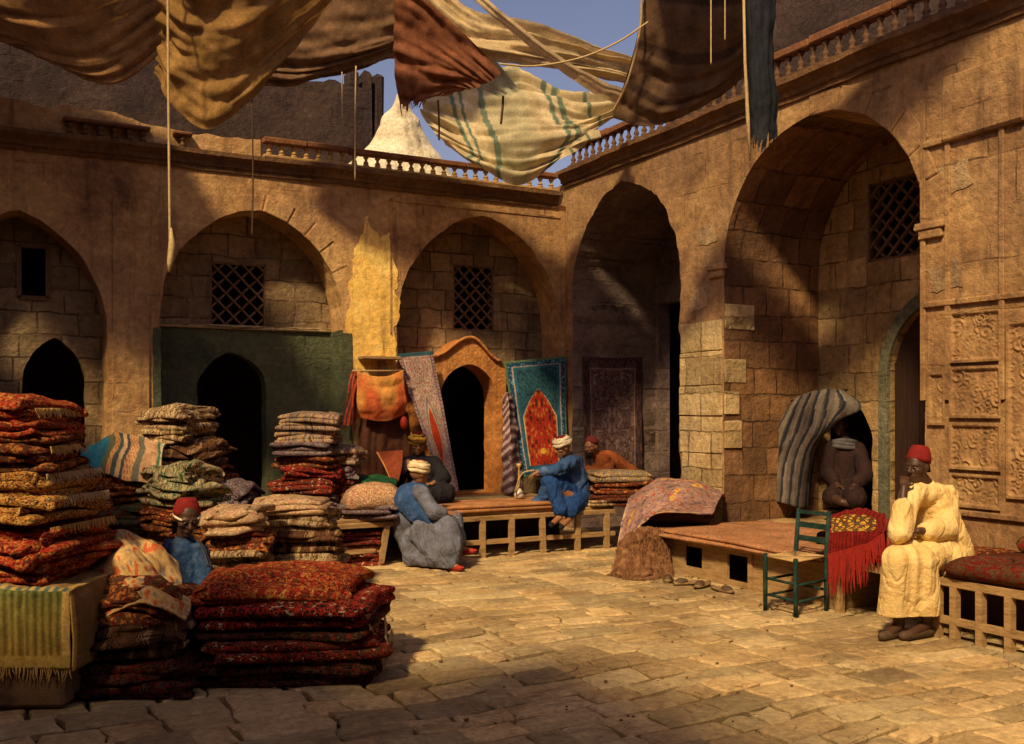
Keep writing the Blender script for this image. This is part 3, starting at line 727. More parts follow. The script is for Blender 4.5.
# rough bright plaster mound beyond the back balustrade
def mound():
    n, m = 48, 26; V = []
    c = B(402, 150, 1.0)
    for k in range(m):
        t = k/(m-1); r = .80*(1-t)**1.15+.07*math.sin(t*9)*(1-t)+.05
        z = 4.58+1.42*t
        for j in range(n):
            a = 2*PI*j/n; V.append((c[0]+r*math.cos(a)*1.15, 1.0+r*.8*math.sin(a), z))
    V = np.array(V); d = fbm(V, 4, 2., 5)*.06; ctr = np.array((c[0], 1.0, 0)); o = V-ctr; o[:, 2] = 0; o /= np.linalg.norm(o, axis=1)[:, None]+1e-6; V = V+o*d[:, None]
    g = G(); g.add(V, [(k*n+j, k*n+(j+1) % n, (k+1)*n+(j+1) % n, (k+1)*n+j) for k in range(m-1) for j in range(n)]+[tuple((m-1)*n+j for j in range(n))])
    props(g.build('plaster_dome', stone('sunlit_lime_plaster', (.88, .80, .60), (.80, .70, .48), (.55, .42, .25), 'x', .0, seed=21.), None, True), 'rough sunlit plaster dome rising behind the back balustrade', 'dome')
mound()
# balustrades
def balustrade(name, label, axis, spans, z, h, rail, mat, off, sp=.15):
    t = thing(name, label, 'balustrade', ((spans[0][0], off, z) if axis == 'x' else (off, spans[0][0], z)))
    me = None; 
    for (a, b) in spans:
        P = lambda u, zz: (u, off, zz) if axis == 'x' else (off, u, zz)
        g = G(); mid = (a+b)/2; L = b-a
        g.box(P(mid, z+.02), (L, .11, .035) if axis == 'x' else (.11, L, .035), bev=.008, jit=.003); g.build('plinth', mat, t)
        g = G(); n = max(1, int(L/.5))
        for k in range(n):
            u = a+L*(k+.5)/n; g.box(P(u, z+h+.045+random.uniform(-.006, .006)), (L/n-.006, .13, rail) if axis == 'x' else (.13, L/n-.006, rail), bev=.012, jit=.004)
        g.build('rail', m_rail, t)
        n = int(L/sp)
        for k in range(n):
            u = a+L*(k+.5)/n
            if me is None:
                g = G(); hh = h-.04; g.lathe([(.038, 0), (.038, .03), (.02, .045), (.036, hh*.36), (.032, hh*.45), (.016, hh*.62), (.022, hh*.8), (.034, hh-.02), (.034, hh+.02)], (0, 0, 0), 10)
                me = g.mesh('baluster', (0, 0, 0), True); me.materials.append(mat)
            o = bpy.data.objects.new('baluster', me); COL.objects.link(o); o.parent = t
            o.location = Vector(P(u, z+.035))-t.location; o.rotation_euler.z = random.uniform(0, 3)
    return t
m_balus = plain('pale_turned_stone', (.30, .17, .06), (.50, .31, .12), 12, bump=.4)
m_rail = plain('weathered_orange_coping', (.12, .05, .02), (.28, .12, .05), 5, bump=.6, dist=.02)
zb_ = 4.635
balustrade('balustrade', 'low balustrade of pale turned balusters along the back wall top', 'x', [(X(262), X(500)), (X(500)+.0, -.16)], zb_, .17, .07, m_balus, -.03)
balustrade('balustrade', 'broken stub of balustrade above the leftmost arches', 'x', [(X(62), X(150)), (X(172), X(192))], zb_-.05, .17, .04, plain('dark_crumbling_balusters', (.10, .05, .03), (.2, .11, .05), 10), -.03)
balustrade('balustrade', 'dark balustrade running above the two deep recesses on the right', 'y', [(-10.3, -.2)], 4.935, .23, .08, plain('dim_turned_stone', (.07, .035, .02), (.17, .09, .04), 12, bump=.4), -.04, .165)
g = ragged(-10.2, X(262)-.01, .03, 4.6, lambda x: 4.98-.05*(x+7), .16, 6., .05); props(g.build('ruined_parapet', m_back), 'crumbling pale plaster parapet behind the broken left balustrade', 'parapet')
# unseen court walls added to block light, left top cut to shape sun
g = slab(jag([(-16.5, -.3), (-16.5, 8.3), (-11.6, 8.3), (-11.2, 6.6), (-9.6, 6.6), (-9.3, 5.2), (-8.9, 4.45), (-7.2, 4.3), (-6.9, 6.5), (.5, 6.5), (.5, -.3)], .15, .03, 4), [], -10.8, -10.3, 'y'); props(g.build('unseen_wall_left', m_back), kind='structure')
g = G(); g.box((-4.5, -15.8, 3.0), (12, .5, 6.6)); props(g.build('unseen_wall_front', m_back), kind='structure')

# ================================================================== AWNINGS AND ROPES
def mott(c, a=.25, st=None):
    def f(u, v):
        k = 1+a*math.sin(u*37+v*11)*math.sin(v*23-u*7)*.5
        q = st(u, v) if st else c
        return (q[0]*k, q[1]*k, q[2]*k)
    return f
def awning(label, rows, col, mat, nu=110, nv=110, fold=(.03, 9, 'u'), seed=1., st=None, rag=None, group='canvas awnings slung over the court', rough=.02, hole=None):
    ctrl = [[W(*p) for p in r] for r in rows]
    o = cloth('awning', ctrl, mat, nu, nv, None, fold, rough, 0., mott(col, .3, st), seed, rag, None, hole)
    return props(o, label, 'awning', group)
awning('ochre canvas awning sagging in a broad curve at the upper left corner', [
    [(-260, -420, 6.6), (-120, -400, 6.6), (40, -380, 6.6), (190, -420, 6.8)],  # upper rows run on out of view to shade the left side
    [(-180, -120, 8.0), (-60, -90, 8.0), (60, -60, 8.0), (200, -130, 8.4)],
    [(-130, -20, 8.6), (-30, 20, 8.6), (80, 35, 8.5), (190, -30, 8.7)],
    [(-110, 10, 8.9), (-10, 38, 8.9), (45, 62, 8.8), (110, 85, 8.7), (150, 62, 8.7), (168, 15, 8.6)][::1][0:6:1][:4] if False else [(-110, 10, 8.9), (0, 40, 8.9), (105, 86, 8.75), (182, 36, 8.8)]],
    (.36, .19, .07), m_awn_t, fold=(.05, 16, 'v'), seed=2.)
awning('deep bellied brown-ochre awning hanging lowest beside the left rope', [
    [(150, -420, 6.4), (220, -400, 6.4), (300, -400, 6.4), (360, -420, 6.4), (430, -420, 6.4)],
    [(158, -120, 7.7), (210, -90, 7.7), (270, -90, 7.7), (330, -110, 7.7), (390, -130, 7.7)],
    [(158, 10, 8.3), (190, 30, 8.2), (240, 30, 8.2), (290, 0, 8.3), (350, -30, 8.4)],
    [(150, 72, 8.6), (165, 100, 8.5), (205, 129, 8.4), (255, 100, 8.5), (330, 8, 8.7)]],
    (.34, .19, .06), m_awn_t, fold=(.055, 18, 'v'), seed=3.)
awning('dark brown awning slung between the ochre awnings and the pale striped one', [
    [(245, -160, 10.4), (320, -150, 10.4), (400, -140, 10.4), (470, -100, 10.6)],
    [(240, -30, 10.8), (320, -20, 10.8), (400, -10, 10.8), (445, 8, 10.8)],
    [(245, 60, 11.0), (300, 66, 11.0), (350, 58, 11.0), (432, 34, 11.0)],
    [(258, 88, 11.2), (296, 88, 11.2), (345, 74, 11.2), (412, 56, 11.2)]],
    (.16, .09, .045), m_awn_o, fold=(.06, 12, 'v'), seed=4.)
awning('brown awning added high at the left to shade the back wall', [  # added awning, mostly out of view, throws shade on the back wall
    [(-420, -260, 7.2), (-300, -250, 7.2), (-180, -240, 7.3), (-80, -240, 7.4), (0, -230, 7.5)],
    [(-330, -120, 8.6), (-230, -110, 8.7), (-130, -100, 8.9), (-40, -90, 9.0), (60, -80, 9.1)],
    [(-260, -30, 10.0), (-170, -10, 10.1), (-80, 5, 10.2), (10, 12, 10.4), (95, 10, 10.5)]],
    (.16, .085, .035), m_awn_o, fold=(.04, 10, 'v'), seed=14.)
awning('ragged red-brown awning ending in a torn point over the dome', [
    [(395, -20, 8.8), (420, -6, 8.8), (440, 12, 8.8), (470, 40, 8.8), (500, 74, 8.8)],
    [(393, 30, 8.9), (415, 40, 8.9), (435, 52, 8.9), (458, 66, 8.9), (486, 84, 8.9)],
    [(395, 80, 9.0), (412, 84, 9.0), (430, 84, 9.0), (450, 84, 9.0), (470, 90, 9.0)],
    [(402, 118, 9.1), (408, 115, 9.1), (420, 108, 9.1), (432, 100, 9.1), (445, 97, 9.1)]],
    (.20, .075, .035), m_awn_o, 60, 50, fold=(.04, 12, 'v'), seed=5., rag=('v1', .14))
def stE(u, v):
    a = (u+.03*math.sin(v*6)) % 1
    for c, w in ((.22, .018), (.27, .012), (.38, .02), (.72, .015), (.77, .02), (.9, .012)):
        if abs(a-c) < w*.75: return (.17, .23, .15)
    if abs(a-.5) < .1: return (.48, .42, .24)
    return (.62, .50, .27) if int(a*9) % 2 else (.68, .56, .32)
awning('pale canvas striped with green hanging in a deep bag over the corner', [
    [(430, 84, 12.0), (455, 62, 12.0), (490, 66, 12.0), (520, 62, 12.0), (560, 86, 12.0), (615, 92, 12.0)],
    [(424, 96, 11.8), (452, 92, 11.7), (490, 98, 11.7), (530, 98, 11.7), (575, 108, 11.7), (618, 106, 11.8)],
    [(420, 112, 11.7), (455, 130, 11.5), (495, 140, 11.4), (535, 140, 11.4), (580, 132, 11.6), (610, 120, 11.7)],
    [(446, 146, 11.5), (470, 162, 11.4), (500, 176, 11.2), (526, 179, 11.2), (556, 164, 11.4), (584, 142, 11.7)]],
    (.6, .5, .3), m_awn_w, 120, 90, fold=(.11, 12, 'v'), seed=6., st=stE)
awning('cream canvas panel stretched against the sky at the top middle', [
    [(420, -40, 9.6), (470, 6, 9.6), (530, 22, 9.8), (600, 48, 10.2), (640, 56, 10.4)],
    [(425, 10, 9.6), (470, 40, 9.6), (530, 52, 9.8), (600, 66, 10.2), (638, 74, 10.4)],
    [(428, 40, 9.7), (470, 56, 9.7), (530, 62, 9.9), (600, 76, 10.2), (634, 84, 10.4)]],
    (.66, .50, .26), m_awn_w, 100, 40, fold=(.07, 10, 'v'), seed=7.)
awning('twisted cream canvas band crossing from the top to the right balustrade', [
    [(450, -20, 9.0), (500, 22, 9.2), (560, 70, 9.6), (600, 96, 10.0), (640, 112, 10.3)],
    [(462, -24, 9.0), (514, 22, 9.2), (574, 66, 9.6), (622, 88, 10.0), (665, 92, 10.3)]],
    (.72, .55, .30), m_awn_w, 80, 12, fold=(.02, 6, 'v'), seed=8.)
awning('greenish white canvas fold knotted behind the rope', [
    [(455, 20, 9.9), (480, 40, 9.9), (505, 70, 9.9), (520, 90, 9.9)],
    [(415, 20, 9.9), (440, 60, 9.9), (470, 82, 9.9), (500, 96, 9.9)]],
    (.45, .45, .30), m_awn_w, 40, 20, fold=(.04, 5, 'v'), seed=9.)
def stG(u, v):
    a = (v*6) % 1
    return (.06, .035, .022) if a < .22 else (.12, .07, .038)
awning('wide dark brown awning with drooping banded belly right of the sky', [
    [(560, -420, 6.9), (690, -420, 6.6), (860, -420, 6.3), (1080, -430, 6.0)],  # top rows widened out of view to shade the right wall
    [(620, -160, 7.8), (690, -180, 7.6), (800, -220, 7.3), (960, -280, 7.1)],
    [(645, -60, 8.9), (690, -60, 8.8), (745, -60, 8.7), (800, -90, 8.4)],
    [(640, 20, 9.3), (685, 30, 9.2), (735, 28, 9.1), (775, 0, 9.0)],
    [(628, 70, 9.5), (670, 92, 9.5), (720, 80, 9.4), (758, 45, 9.3)],
    [(612, 118, 9.8), (650, 127, 9.7), (700, 110, 9.6), (750, 72, 9.6)]],
    (.11, .065, .035), m_awn_o, fold=(.03, 12, 'v'), seed=10., st=stG)
awning('torn blue-black canvas strip hanging straight down at the right', [
    [(742, -60, 7.9), (752, -60, 7.85), (770, -60, 7.85), (778, -60, 7.9)],
    [(744, 40, 7.95), (752, 40, 7.85), (768, 40, 7.85), (777, 40, 7.95)],
    [(747, 110, 7.95), (755, 110, 7.85), (770, 110, 7.85), (780, 110, 7.95)],
    [(750, 158, 7.95), (756, 158, 7.85), (766, 158, 7.85), (778, 150, 7.95)]],
    (.022, .024, .028), m_awn_o, 40, 60, fold=(.03, 4, 'u'), seed=11., rag=('v1', .22))
c = G(); c.tube([W(743, -40, 7.84), W(745, 60, 7.86), W(748, 120, 7.88), W(750, 160, 7.9)], [.010, .012, .016, .007], 6)
props(c.build('rope', m_rope, None, True), 'pale frayed selvedge rope down the left edge of the blue-black strip', 'rope')
def rope(label, pts, r, m=m_rope, group=None, sag=0.):
    P = [W(*p) for p in pts]; g = G(); Q = interp([P, P], len(P)*8, 2)[0]; g.tube(Q, r, 6)
    return props(g.build('rope', m, None, True), label, 'rope', group)
rope('long pale rope hanging from the left awnings to the second arch', [(168, -60, 8.0), (168, 30, 8.0), (169, 150, 8.0), (170, 235, 8.0), (171, 250, 8.0)], .011)
g = G(); g.tube([W(171, 228, 8.0), W(172, 245, 8.0), W(170, 262, 8.0), W(169, 272, 8.0)], [.008, .028, .024, .008], 7); props(g.build('rope_tassel', m_rope, None, True), 'frayed knot at the lower end of the longest rope', 'tassel')
rope('thin dark rope hanging before the second arch', [(252, 100, 8.5), (253, 180, 8.5), (252, 236, 8.5)], .007, m_rope_d)
rope('pale rope dropping to the back balustrade', [(356, 66, 9.6), (355, 120, 9.6), (355, 180, 9.6)], .008)
rope('short pale rope end left of the balustrade rope', [(342, 72, 9.6), (342, 122, 9.6)], .006)
rope('taut rope slanting across the patch of sky', [(500, 64, 9.0), (535, 66, 9.1), (580, 58, 9.15), (618, 42, 9.2), (648, 22, 9.2)], .009)
rope('pale rope edging the dark right awning', [(642, -20, 9.15), (640, 30, 9.25), (628, 80, 9.45), (613, 112, 9.7)], .012)
rope('short rope hanging inside the striped bag', [(502, 74, 10.0), (503, 100, 10.0), (501, 124, 10.0)], .012, m_rope_d)
rope('thin cord hanging at the left of the striped bag', [(438, 100, 9.0), (439, 122, 9.0), (439, 140, 9.0)], .009, m_rope_d)
rope('thin cord end hanging over the dark right awning', [(711, -20, 8.1), (711, 30, 8.1), (711, 64, 8.1)], .006)
rope('second thin cord close beside it against the dark right awning', [(725, -20, 8.0), (725, 20, 8.0), (725, 40, 8.0)], .0055)

# ================================================================== FURNITURE
# masonry platform on the left of the back wall and timber bench right of it
g = G(); g.box((-6.7, -.95, .25), (5.0, 1.9, .5), bev=.02, jit=.006); props(g.build('masonry_platform', m_infill_b), 'low masonry platform along the back wall under the carpet piles', 'platform')
bx0, bx1, byf = -4.15, -.62, -2.15
be = thing('wooden_bench', 'long low timber bench running below the back arches', 'bench', ((bx0+bx1)/2, -1.1, 0))
g = G()
for k in range(9):
    y = byf+.12+k*.24; g.box(((bx0+bx1)/2, y, .475), (bx1-bx0, .225, .035), bev=.005, jit=.003)
g.build('tabletop' if False else 'bench_top', m_wood, be)
g = G(); g.box(((bx0+bx1)/2, byf, .43), (bx1-bx0, .05, .055), bev=.006, jit=.003); g.build('apron', m_wood, be)
g = G(); g.bar((X(465, byf), byf, .17), (bx1, byf, .17), .045, .05); g.bar((bx0, byf+.1, .14), (X(384, byf), byf+.04, .16), .04, .045); g.build('foot_rail', m_wood, be)
for px, sl in ((384, -.05), (482, 0), (511, .0), (542, .01), (577, 0), (606, .0)):
    g = G(); x = X(px, byf); g.bar((x+sl, byf-.01, -.03), (x-sl*.6, byf-.01, .42), .055, .055); g.build('leg', m_wood, be)
for x in (-3.8, -2.2, -.75):
    g = G(); g.bar((x, -.2, -.03), (x, -.2, .46), .06, .06); g.build('leg', m_wood, be)
g = G(); g.box(((bx0+bx1)/2, -.95, .2), (bx1-bx0-.1, .05, .4)); g.build('underseat_shade', m_void, be)  # dark sheet stands in for the shade under the bench
def pad(name, label, cat, P0, P1, h, mat, seed, nz=.012, z=.495, layers=1, group=None, skew=.02):
    c = ((P0[0]+P1[0])/2, (P0[1]+P1[1])/2, z)
    o = rug_geo(np.array(c), abs(P1[0]-P0[0]), abs(P1[1]-P0[1]), h, 0, layers, seed, 0., nz, skew=skew).build(name, mat, None, True, loc=c)
    return props(o, label, cat, group)
pad('bench_mattress', 'orange patterned mattress along the front edge of the back bench', 'mattress', (X(436, -2.0), -2.2), (X(567, -2.0), -1.5), .09, carpet('orange_bench_mattress', K('org', 'pnk', 'org', 'tan', 'org'), 40, seed=20), 2.1, layers=2)
ctr = [[(x, y, .51) for x in np.linspace(X(455, -1.), X(522, -1.), 4)] for y in (-.5, -.9, -1.5)]
o = cloth('floor_mat', ctr, m_wool, 50, 30, None, (0, 3, 'u'), .006, .012, lambda u, v: (.55, .45, .17) if (v < .35 or abs(u-.8) < .1) else ((.05, .14, .07) if u < .45 else (.25, .28, .12)), 3.)
props(o, 'green and yellow straw mat spread on the bench before the doorway', 'mat')
pad('folded_blanket', 'buff folded blanket at the right end of the back bench', 'blanket', (X(582, -2.0), -2.2), (X(624, -2.0), -1.6), .07, c_tan, 3.3, layers=2)
# right-hand low box bench
rb = thing('box_bench', 'low plank box bench with two dark openings before the right recess', 'bench', (-.6, -4.7, 0))
y0, y1 = Y(657, -1.1), Y(845, -.95)
xfc = -1.1
def pbox(g, c, d, **k): g.box(c, d, **k)
o1 = (Y(684, xfc), Y(702, xfc)); o2 = (Y(727, xfc), Y(749, xfc))
hb = .36
g = slab(rectp(Y(838, xfc), y0-.02, .0, hb-.03), [rectp(min(o1), max(o1), .09, .29), rectp(min(o2), max(o2), .05, .29)], xfc, xfc+.03, 'y'); g.build('front_board', m_wood, rb)
g = G(); g.box((-.35, (y0+Y(838, xfc))/2, hb-.012), (1.58, y0-Y(838, xfc), .03), bev=.006); g.build('seat', m_wood, rb)
g = G(); g.box((-.5, y0-.035, .165), (1.15, .03, .33), bev=.004); g.build('side_panel', m_wood, rb)
g = G(); g.box((-.5, Y(838, xfc)+.03, .165), (1.15, .03, .33), bev=.004); g.build('side_panel', m_wood, rb)
g = G(); g.box((-.55, (y0+Y(838, xfc))/2, .16), (.02, 1.9, .32)); g.build('inner_shade', m_void, rb)  # dark sheet in place of the shade inside the box
g = G(); g.bar((xfc-.015, Y(752, xfc), -.01), (xfc-.015, Y(752, xfc), .33), .05, .03); g.build('post', m_wood, rb)
c_ = rug_geo(np.array((-.42, (y0+Y(838, xfc))/2, hb)), 1.62, y0-Y(838, xfc)+.04, .07, 0, 2, 4.2, 0, .02)
props(c_.build('bench_rug', c_seat, None, True, loc=(-.42, -4.8, hb)), 'orange and pink rug folded flat on the low box bench', 'rug')
# right-hand tall bench
tb = thing('slatted_bench', 'timber bench with open rail front carrying the dark plush cushion', 'bench', (-.6, -7.6, 0))
ya, yb = Y(838, xfc)-.04, -9.6
g = G()
for k in range(5): g.box((-1.02+k*.235, (ya+yb)/2, .445), (.22, ya-yb, .035), bev=.005, jit=.002)
g.build('seat', m_wood, tb)
g = G(); g.box((-1.15, (ya+yb)/2, .40), (.045, ya-yb, .06), bev=.006, jit=.003); g.build('apron', m_wood, tb)
g = G(); g.bar((-1.15, Y(938, -1.15), .13), (-1.15, yb, .13), .045, .05); g.build('foot_rail', m_wood, tb)
for px in (840, 938, 955, 981, 1010, 1040):
    g = G(); y = Y(px, -1.15); g.bar((-1.15, y, -.03), (-1.15, y, .40), .05, .055); g.build('leg', m_wood, tb)
for y in (-6.1, -7.4, -8.8):
    g = G(); g.bar((-.15, y, -.03), (-.15, y, .43), .06, .06); g.build('leg', m_wood, tb)
g = G(); g.box((-.62, (ya+yb)/2, .2), (.03, ya-yb-.1, .4)); g.build('underseat_shade', m_void, tb)  # dark-coloured sheet in place of the shade below the seat
yc0, yc1 = Y(948, -1.0), -9.3
o = rug_geo(np.array((-.62, (yc0+yc1)/2, .462)), 1.18, yc0-yc1, .13, 0, 1, 6.1, .02, .03).build('bench_cushion', c_seatd, None, True, loc=(-.6, -8, .462)); props(o, 'long dark brown plush cushion on the slatted bench at the right edge', 'cushion')
o = rug_geo(np.array((-.28, yc0-.8, .59)), .32, 1.3, .12, .1, 1, 6.7, .02, .03).build('bolster', c_seatd, None, True, loc=(-.28, yc0-.8, .59)); props(o, 'dark bolster lying against the carved wall behind the cushion', 'bolster')
o = rug_geo(np.array((-.6, (ya+Y(935, -1.))/2-.05, .462)), 1.1, ya-Y(935, -1.)-.1, .06, 0, 2, 6.3, .0, .02).build('bench_rug', c_brown2, None, True, loc=(-.6, -6.5, .462)); props(o, 'thin russet rug on the slatted bench beneath the red shawl', 'rug')
# chair
def chair():
    c0 = np.array((-1.365, -5.92, 0)); t = thing('ladderback_chair', 'small green painted ladderback chair with rush seat standing on the paving', 'chair', c0)
    A = {'fl': (-1.598, -5.80), 'fr': (-1.605, -6.15), 'br': (-1.19, -6.06), 'bl': (-1.20, -5.73)}
    for k, zt in (('fl', .46), ('fr', .46), ('br', .80), ('bl', .80)):
        x, y = A[k]; g = G(); tilt = .03 if k[0] == 'b' else 0
        g.tube([(x, y, -.005), (x, y, .2), (x, y, .44), (x+tilt, y, zt)], [.017, .019, .02, .017], 10); g.build('leg', m_teal, t, True)
    def P(k, z, dx=0.): return (A[k][0]+dx, A[k][1], z)
    for z, a, b in ((.13, 'fl', 'fr'), (.26, 'fl', 'fr'), (.17, 'br', 'bl'), (.12, 'fl', 'bl'), (.25, 'fl', 'bl'), (.12, 'fr', 'br'), (.25, 'fr', 'br')):
        g = G(); g.tube([P(a, z), P(b, z)], .011, 8); g.build('stretcher', m_teal, t, True)
    for z, dx in ((.56, .01), (.67, .02), (.775, .028)):
        g = G(); g.bar(P('bl', z, dx), P('br', z, dx), .016, .045 if z < .75 else .03); g.build('back_rail', m_teal, t)
    g = G(); q = [P(k, .43) for k in ('fl', 'fr', 'br', 'bl')]; c = np.mean(q, 0)
    for a, b in ((0, 1), (1, 2), (2, 3), (3, 0)):
        for k in range(13):
            f = (k+.3)/13.; p0 = np.array(q[a])+(c-np.array(q[a]))*f; p1 = np.array(q[b])+(c-np.array(q[b]))*f
            p0[2] = p1[2] = .437-.008*f; g.tube([p0, p1], .0085, 6)
    g.build('seat', m_rush, t, True)
chair()
# ================================================================== HANGING TEXTILES
def tri(u, v, cx, hw, v0, v1):   # pointed niche shape
    if not v0 < v < v1: return 9.
    w = hw*min(1., (v-v0)/(.35*(v1-v0)))**.75
    return abs(u-cx)/max(w, .001)
def runner(u, v):
    e = abs(u-.5); d = max(e/.30, abs(v-.62)/.24)
    dd = (e/.23)**1.35+(abs(v-.62)/.27)**1.35
    if v < .03: return (.04, .10, .12)
    if dd < .62: return (.50, .055, .02)
    if dd < .80: return (.48, .38, .26)
    if dd < 1.0: return (.26, .17, .17)
    if dd < 1.12: return (.46, .36, .24)
    n = nz2(abs(u-.5)*26, v*70, 1., 7.)*2.2
    if e > .42: return (.38, .28, .24) if math.sin(v*240) > 0 else (.24, .13, .13)
    if e > .39: return (.16, .10, .13)
    return (.46, .36, .26) if n > .1 else ((.33, .22, .2) if n > -.5 else (.36, .12, .09))
o = cloth('hanging_runner', [[B(397, 354, -.06), B(432, 351, -.06)], [B(410, 395, -.10), B(441, 393, -.10)], [B(427, 445, -.22), B(450, 443, -.22)], [B(440, 493, -.4), B(459, 491, -.4)]], m_wool, 70, 180, None, (.006, 3, 'u'), .008, .012, runner, 1.)
props(o, 'pale floral runner with red medallion leaning beside the orange doorway', 'carpet')
def prayer(u, v):
    e = min(u, 1-u)*.62; f = min(v, 1-v)*1.25; d = min(e, f)
    sp = nz2(u*30, v*46)*2.2
    if d < .02: return (.10, .17, .08)
    if d < .06: return (.02, .06, .12) if sp < .4 else (.10, .28, .33)
    if d < .073: return (.50, .25, .18) if math.sin((u*.62+v*1.25)*160) > 0 else (.35, .4, .38)
    if d < .10: return (.03, .12, .17)
    q = tri(u, v, .5, .31, .25, .90)
    if q < 1:
        if q > .93: return (.55, .38, .2)
        m = nz2(abs(u-.5)*22, v*26, 1., 5.)*2.4
        if math.hypot((u-.5)*.62, (v-.78)*1.25) < .035: return (.60, .32, .04)
        return (.06, .02, .012) if m > .7 else ((.42, .14, .03) if m < -.75 else (.34, .028, .013))
    return (.028, .095, .115) if sp > -.3 else (.018, .05, .075)
o = cloth('prayer_rug', [[B(504, 362, -.10), B(566, 356, -.08)], [B(510, 400, -.14), B(566, 398, -.11)], [B(516, 440, -.20), B(567, 436, -.16)], [B(523, 478, -.30), B(568, 473, -.24)]], m_wool, 90, 150, None, (.004, 2, 'u'), .006, .015, prayer, 2.)
props(o, 'teal blue prayer rug with a red pointed niche hung by the doorway', 'carpet')
o = cloth('hanging_textile', [[B(503, 398, -.2), B(508, 392, -.3), B(513, 398, -.2)], [B(502, 440, -.25), B(511, 436, -.40), B(519, 440, -.25)], [B(502, 494, -.3), B(512, 494, -.5), B(524, 492, -.35)]], m_wool, 30, 90, None, (.03, 9, 'v'), .02, .01, lambda u, v: (.42, .32, .30) if math.sin(v*70+u*7) > .2 else (.13, .06, .07), 3.)
props(o, 'twisted purple and white textile drooping between doorway and prayer rug', 'textile')
def alc(u, v):
    d = min(min(u, 1-u)*.9, min(v, 1-v)*1.2); s = nz2(abs(u-.5)*26, abs(v-.5)*34, 1., 2.)*2.2
    if .10 < d < .12: return (.24, .15, .12)
    if d < .1: return (.10, .05, .045) if s > 0 else (.05, .028, .03)
    return (.15, .085, .075) if s > .25 else ((.20, .13, .115) if s < -.55 else (.075, .04, .04))
ya_ = -.24
o = cloth('hanging_carpet', [[B(583, 356, ya_), B(612, 358, ya_), B(642, 357, ya_)], [B(584, 420, ya_), B(612, 420, ya_), B(642, 418, ya_)], [B(586, 478, ya_-.03), B(612, 478, ya_-.03), B(643, 476, ya_-.03)]], m_wool, 110, 150, None, (.008, 5, 'u'), .008, .015, alc, 4.)
props(o, 'large dim maroon carpet hung inside the shadowed corner recess', 'carpet')
# orange cloth over a projecting bracket shelf
sh = thing('wall_bracket', 'pale wooden shelf bracket fixed to the pier above the orange cloth', 'shelf', B(378, 358, 0))
g = G(); p0, p1 = B(358, 358, -.02), B(394, 357, -.02); g.box(((p0[0]+p1[0])/2, -.13, p0[2]), (p1[0]-p0[0], .26, .04), bev=.006); g.build('shelf_board', m_wood, sh)
g = G(); p = B(382, 365, -.05); g.box((p[0], -.06, p[2]-.06), (.09, .1, .18), bev=.01); g.build('bracket', m_wood, sh)
rd = thing('hanging_pole', 'short horizontal pole from which the orange cloth hangs', 'pole', B(378, 373, -.2))
g = G(); g.tube([B(352, 371, -.24), B(406, 371, -.24)], .014, 8); g.build('rod', m_wood, rd, True)
g = G(); g.bar(B(360, 371, -.24), B(360, 369, .0), .02, .02); g.bar(B(400, 371, -.24), B(400, 369, .0), .02, .02); g.build('hook', m_wood, rd)
m_orc = vcol('orange_cloth', .15, .85, 60., .3, .6, 1.35)
o = cloth('hanging_cloth', [[B(357, 371, -.25), B(372, 376, -.3), B(388, 376, -.3), B(403, 370, -.25)], [B(357, 388, -.27), B(372, 392, -.33), B(388, 393, -.32), B(405, 388, -.27)], [B(357, 405, -.27), B(372, 409, -.34), B(390, 407, -.33), B(407, 402, -.27)], [B(361, 418, -.22), B(373, 421, -.30), B(389, 421, -.30), B(404, 414, -.22)]], m_orc, 60, 60, None, (.007, 4, 'v'), .018, .006,
          lambda u, v: tuple(a*max(0, min(1, .5+1.6*nz2(u*3, v*2, 1., 2)))+b*(1-max(0, min(1, .5+1.6*nz2(u*3, v*2, 1., 2)))) for a, b in zip((.74, .34, .08), (.56, .12, .04))), 5.)
props(o, 'glowing orange cloth hanging in a bag on the sunlit pier', 'cloth')
o = cloth('hanging_shawl', [[B(352, 371, -.12), B(357, 371, -.16), B(362, 372, -.12)], [B(346, 395, -.12), B(353, 396, -.22), B(360, 395, -.12)], [B(342, 428, -.12), B(350, 426, -.22), B(358, 420, -.12)]], m_cloth, 30, 60, None, (.03, 7, 'u'), .015, .006, lambda u, v: (.34, .055, .025) if math.sin(u*22+v*5) > .1 else (.10, .03, .02), 6.)
props(o, 'dark red striped shawl drooping from the left end of the pole', 'shawl')
o = cloth('hanging_cloth', [[B(362, 415, -.1), B(385, 418, -.14), B(407, 412, -.1)], [B(358, 438, -.12), B(382, 440, -.2), B(410, 436, -.12)], [B(356, 478, -.15), B(382, 478, -.25), B(410, 474, -.15)]], m_cloth, 40, 50, None, (.03, 6, 'u'), .02, .008, lambda u, v: (.09, .035, .02), 7.)
props(o, 'dark brown cloth hanging in shadow below the orange cloth', 'cloth')
g = G(); g.ell(B(404, 423, -.25), (.05, .05, .085)); props(g.build('hanging_tassel', m_slip, None, True), 'red tassel dangling right of the dark brown cloth', 'tassel')
o = cloth('leaning_panel', [[W(376, 452, 11.2), W(403, 450, 11.2)], [W(384, 466, 11.1), W(402, 466, 11.1)], [W(392, 484, 11.0), W(398, 484, 11.0)]], m_cloth, 24, 24, None, (.004, 2, 'u'), .005, .012, lambda u, v: (.55, .22, .06) if u < .06 else (.20, .045, .018), 8.)
props(o, 'rust red triangular cloth corner hanging behind the seated men', 'cloth')
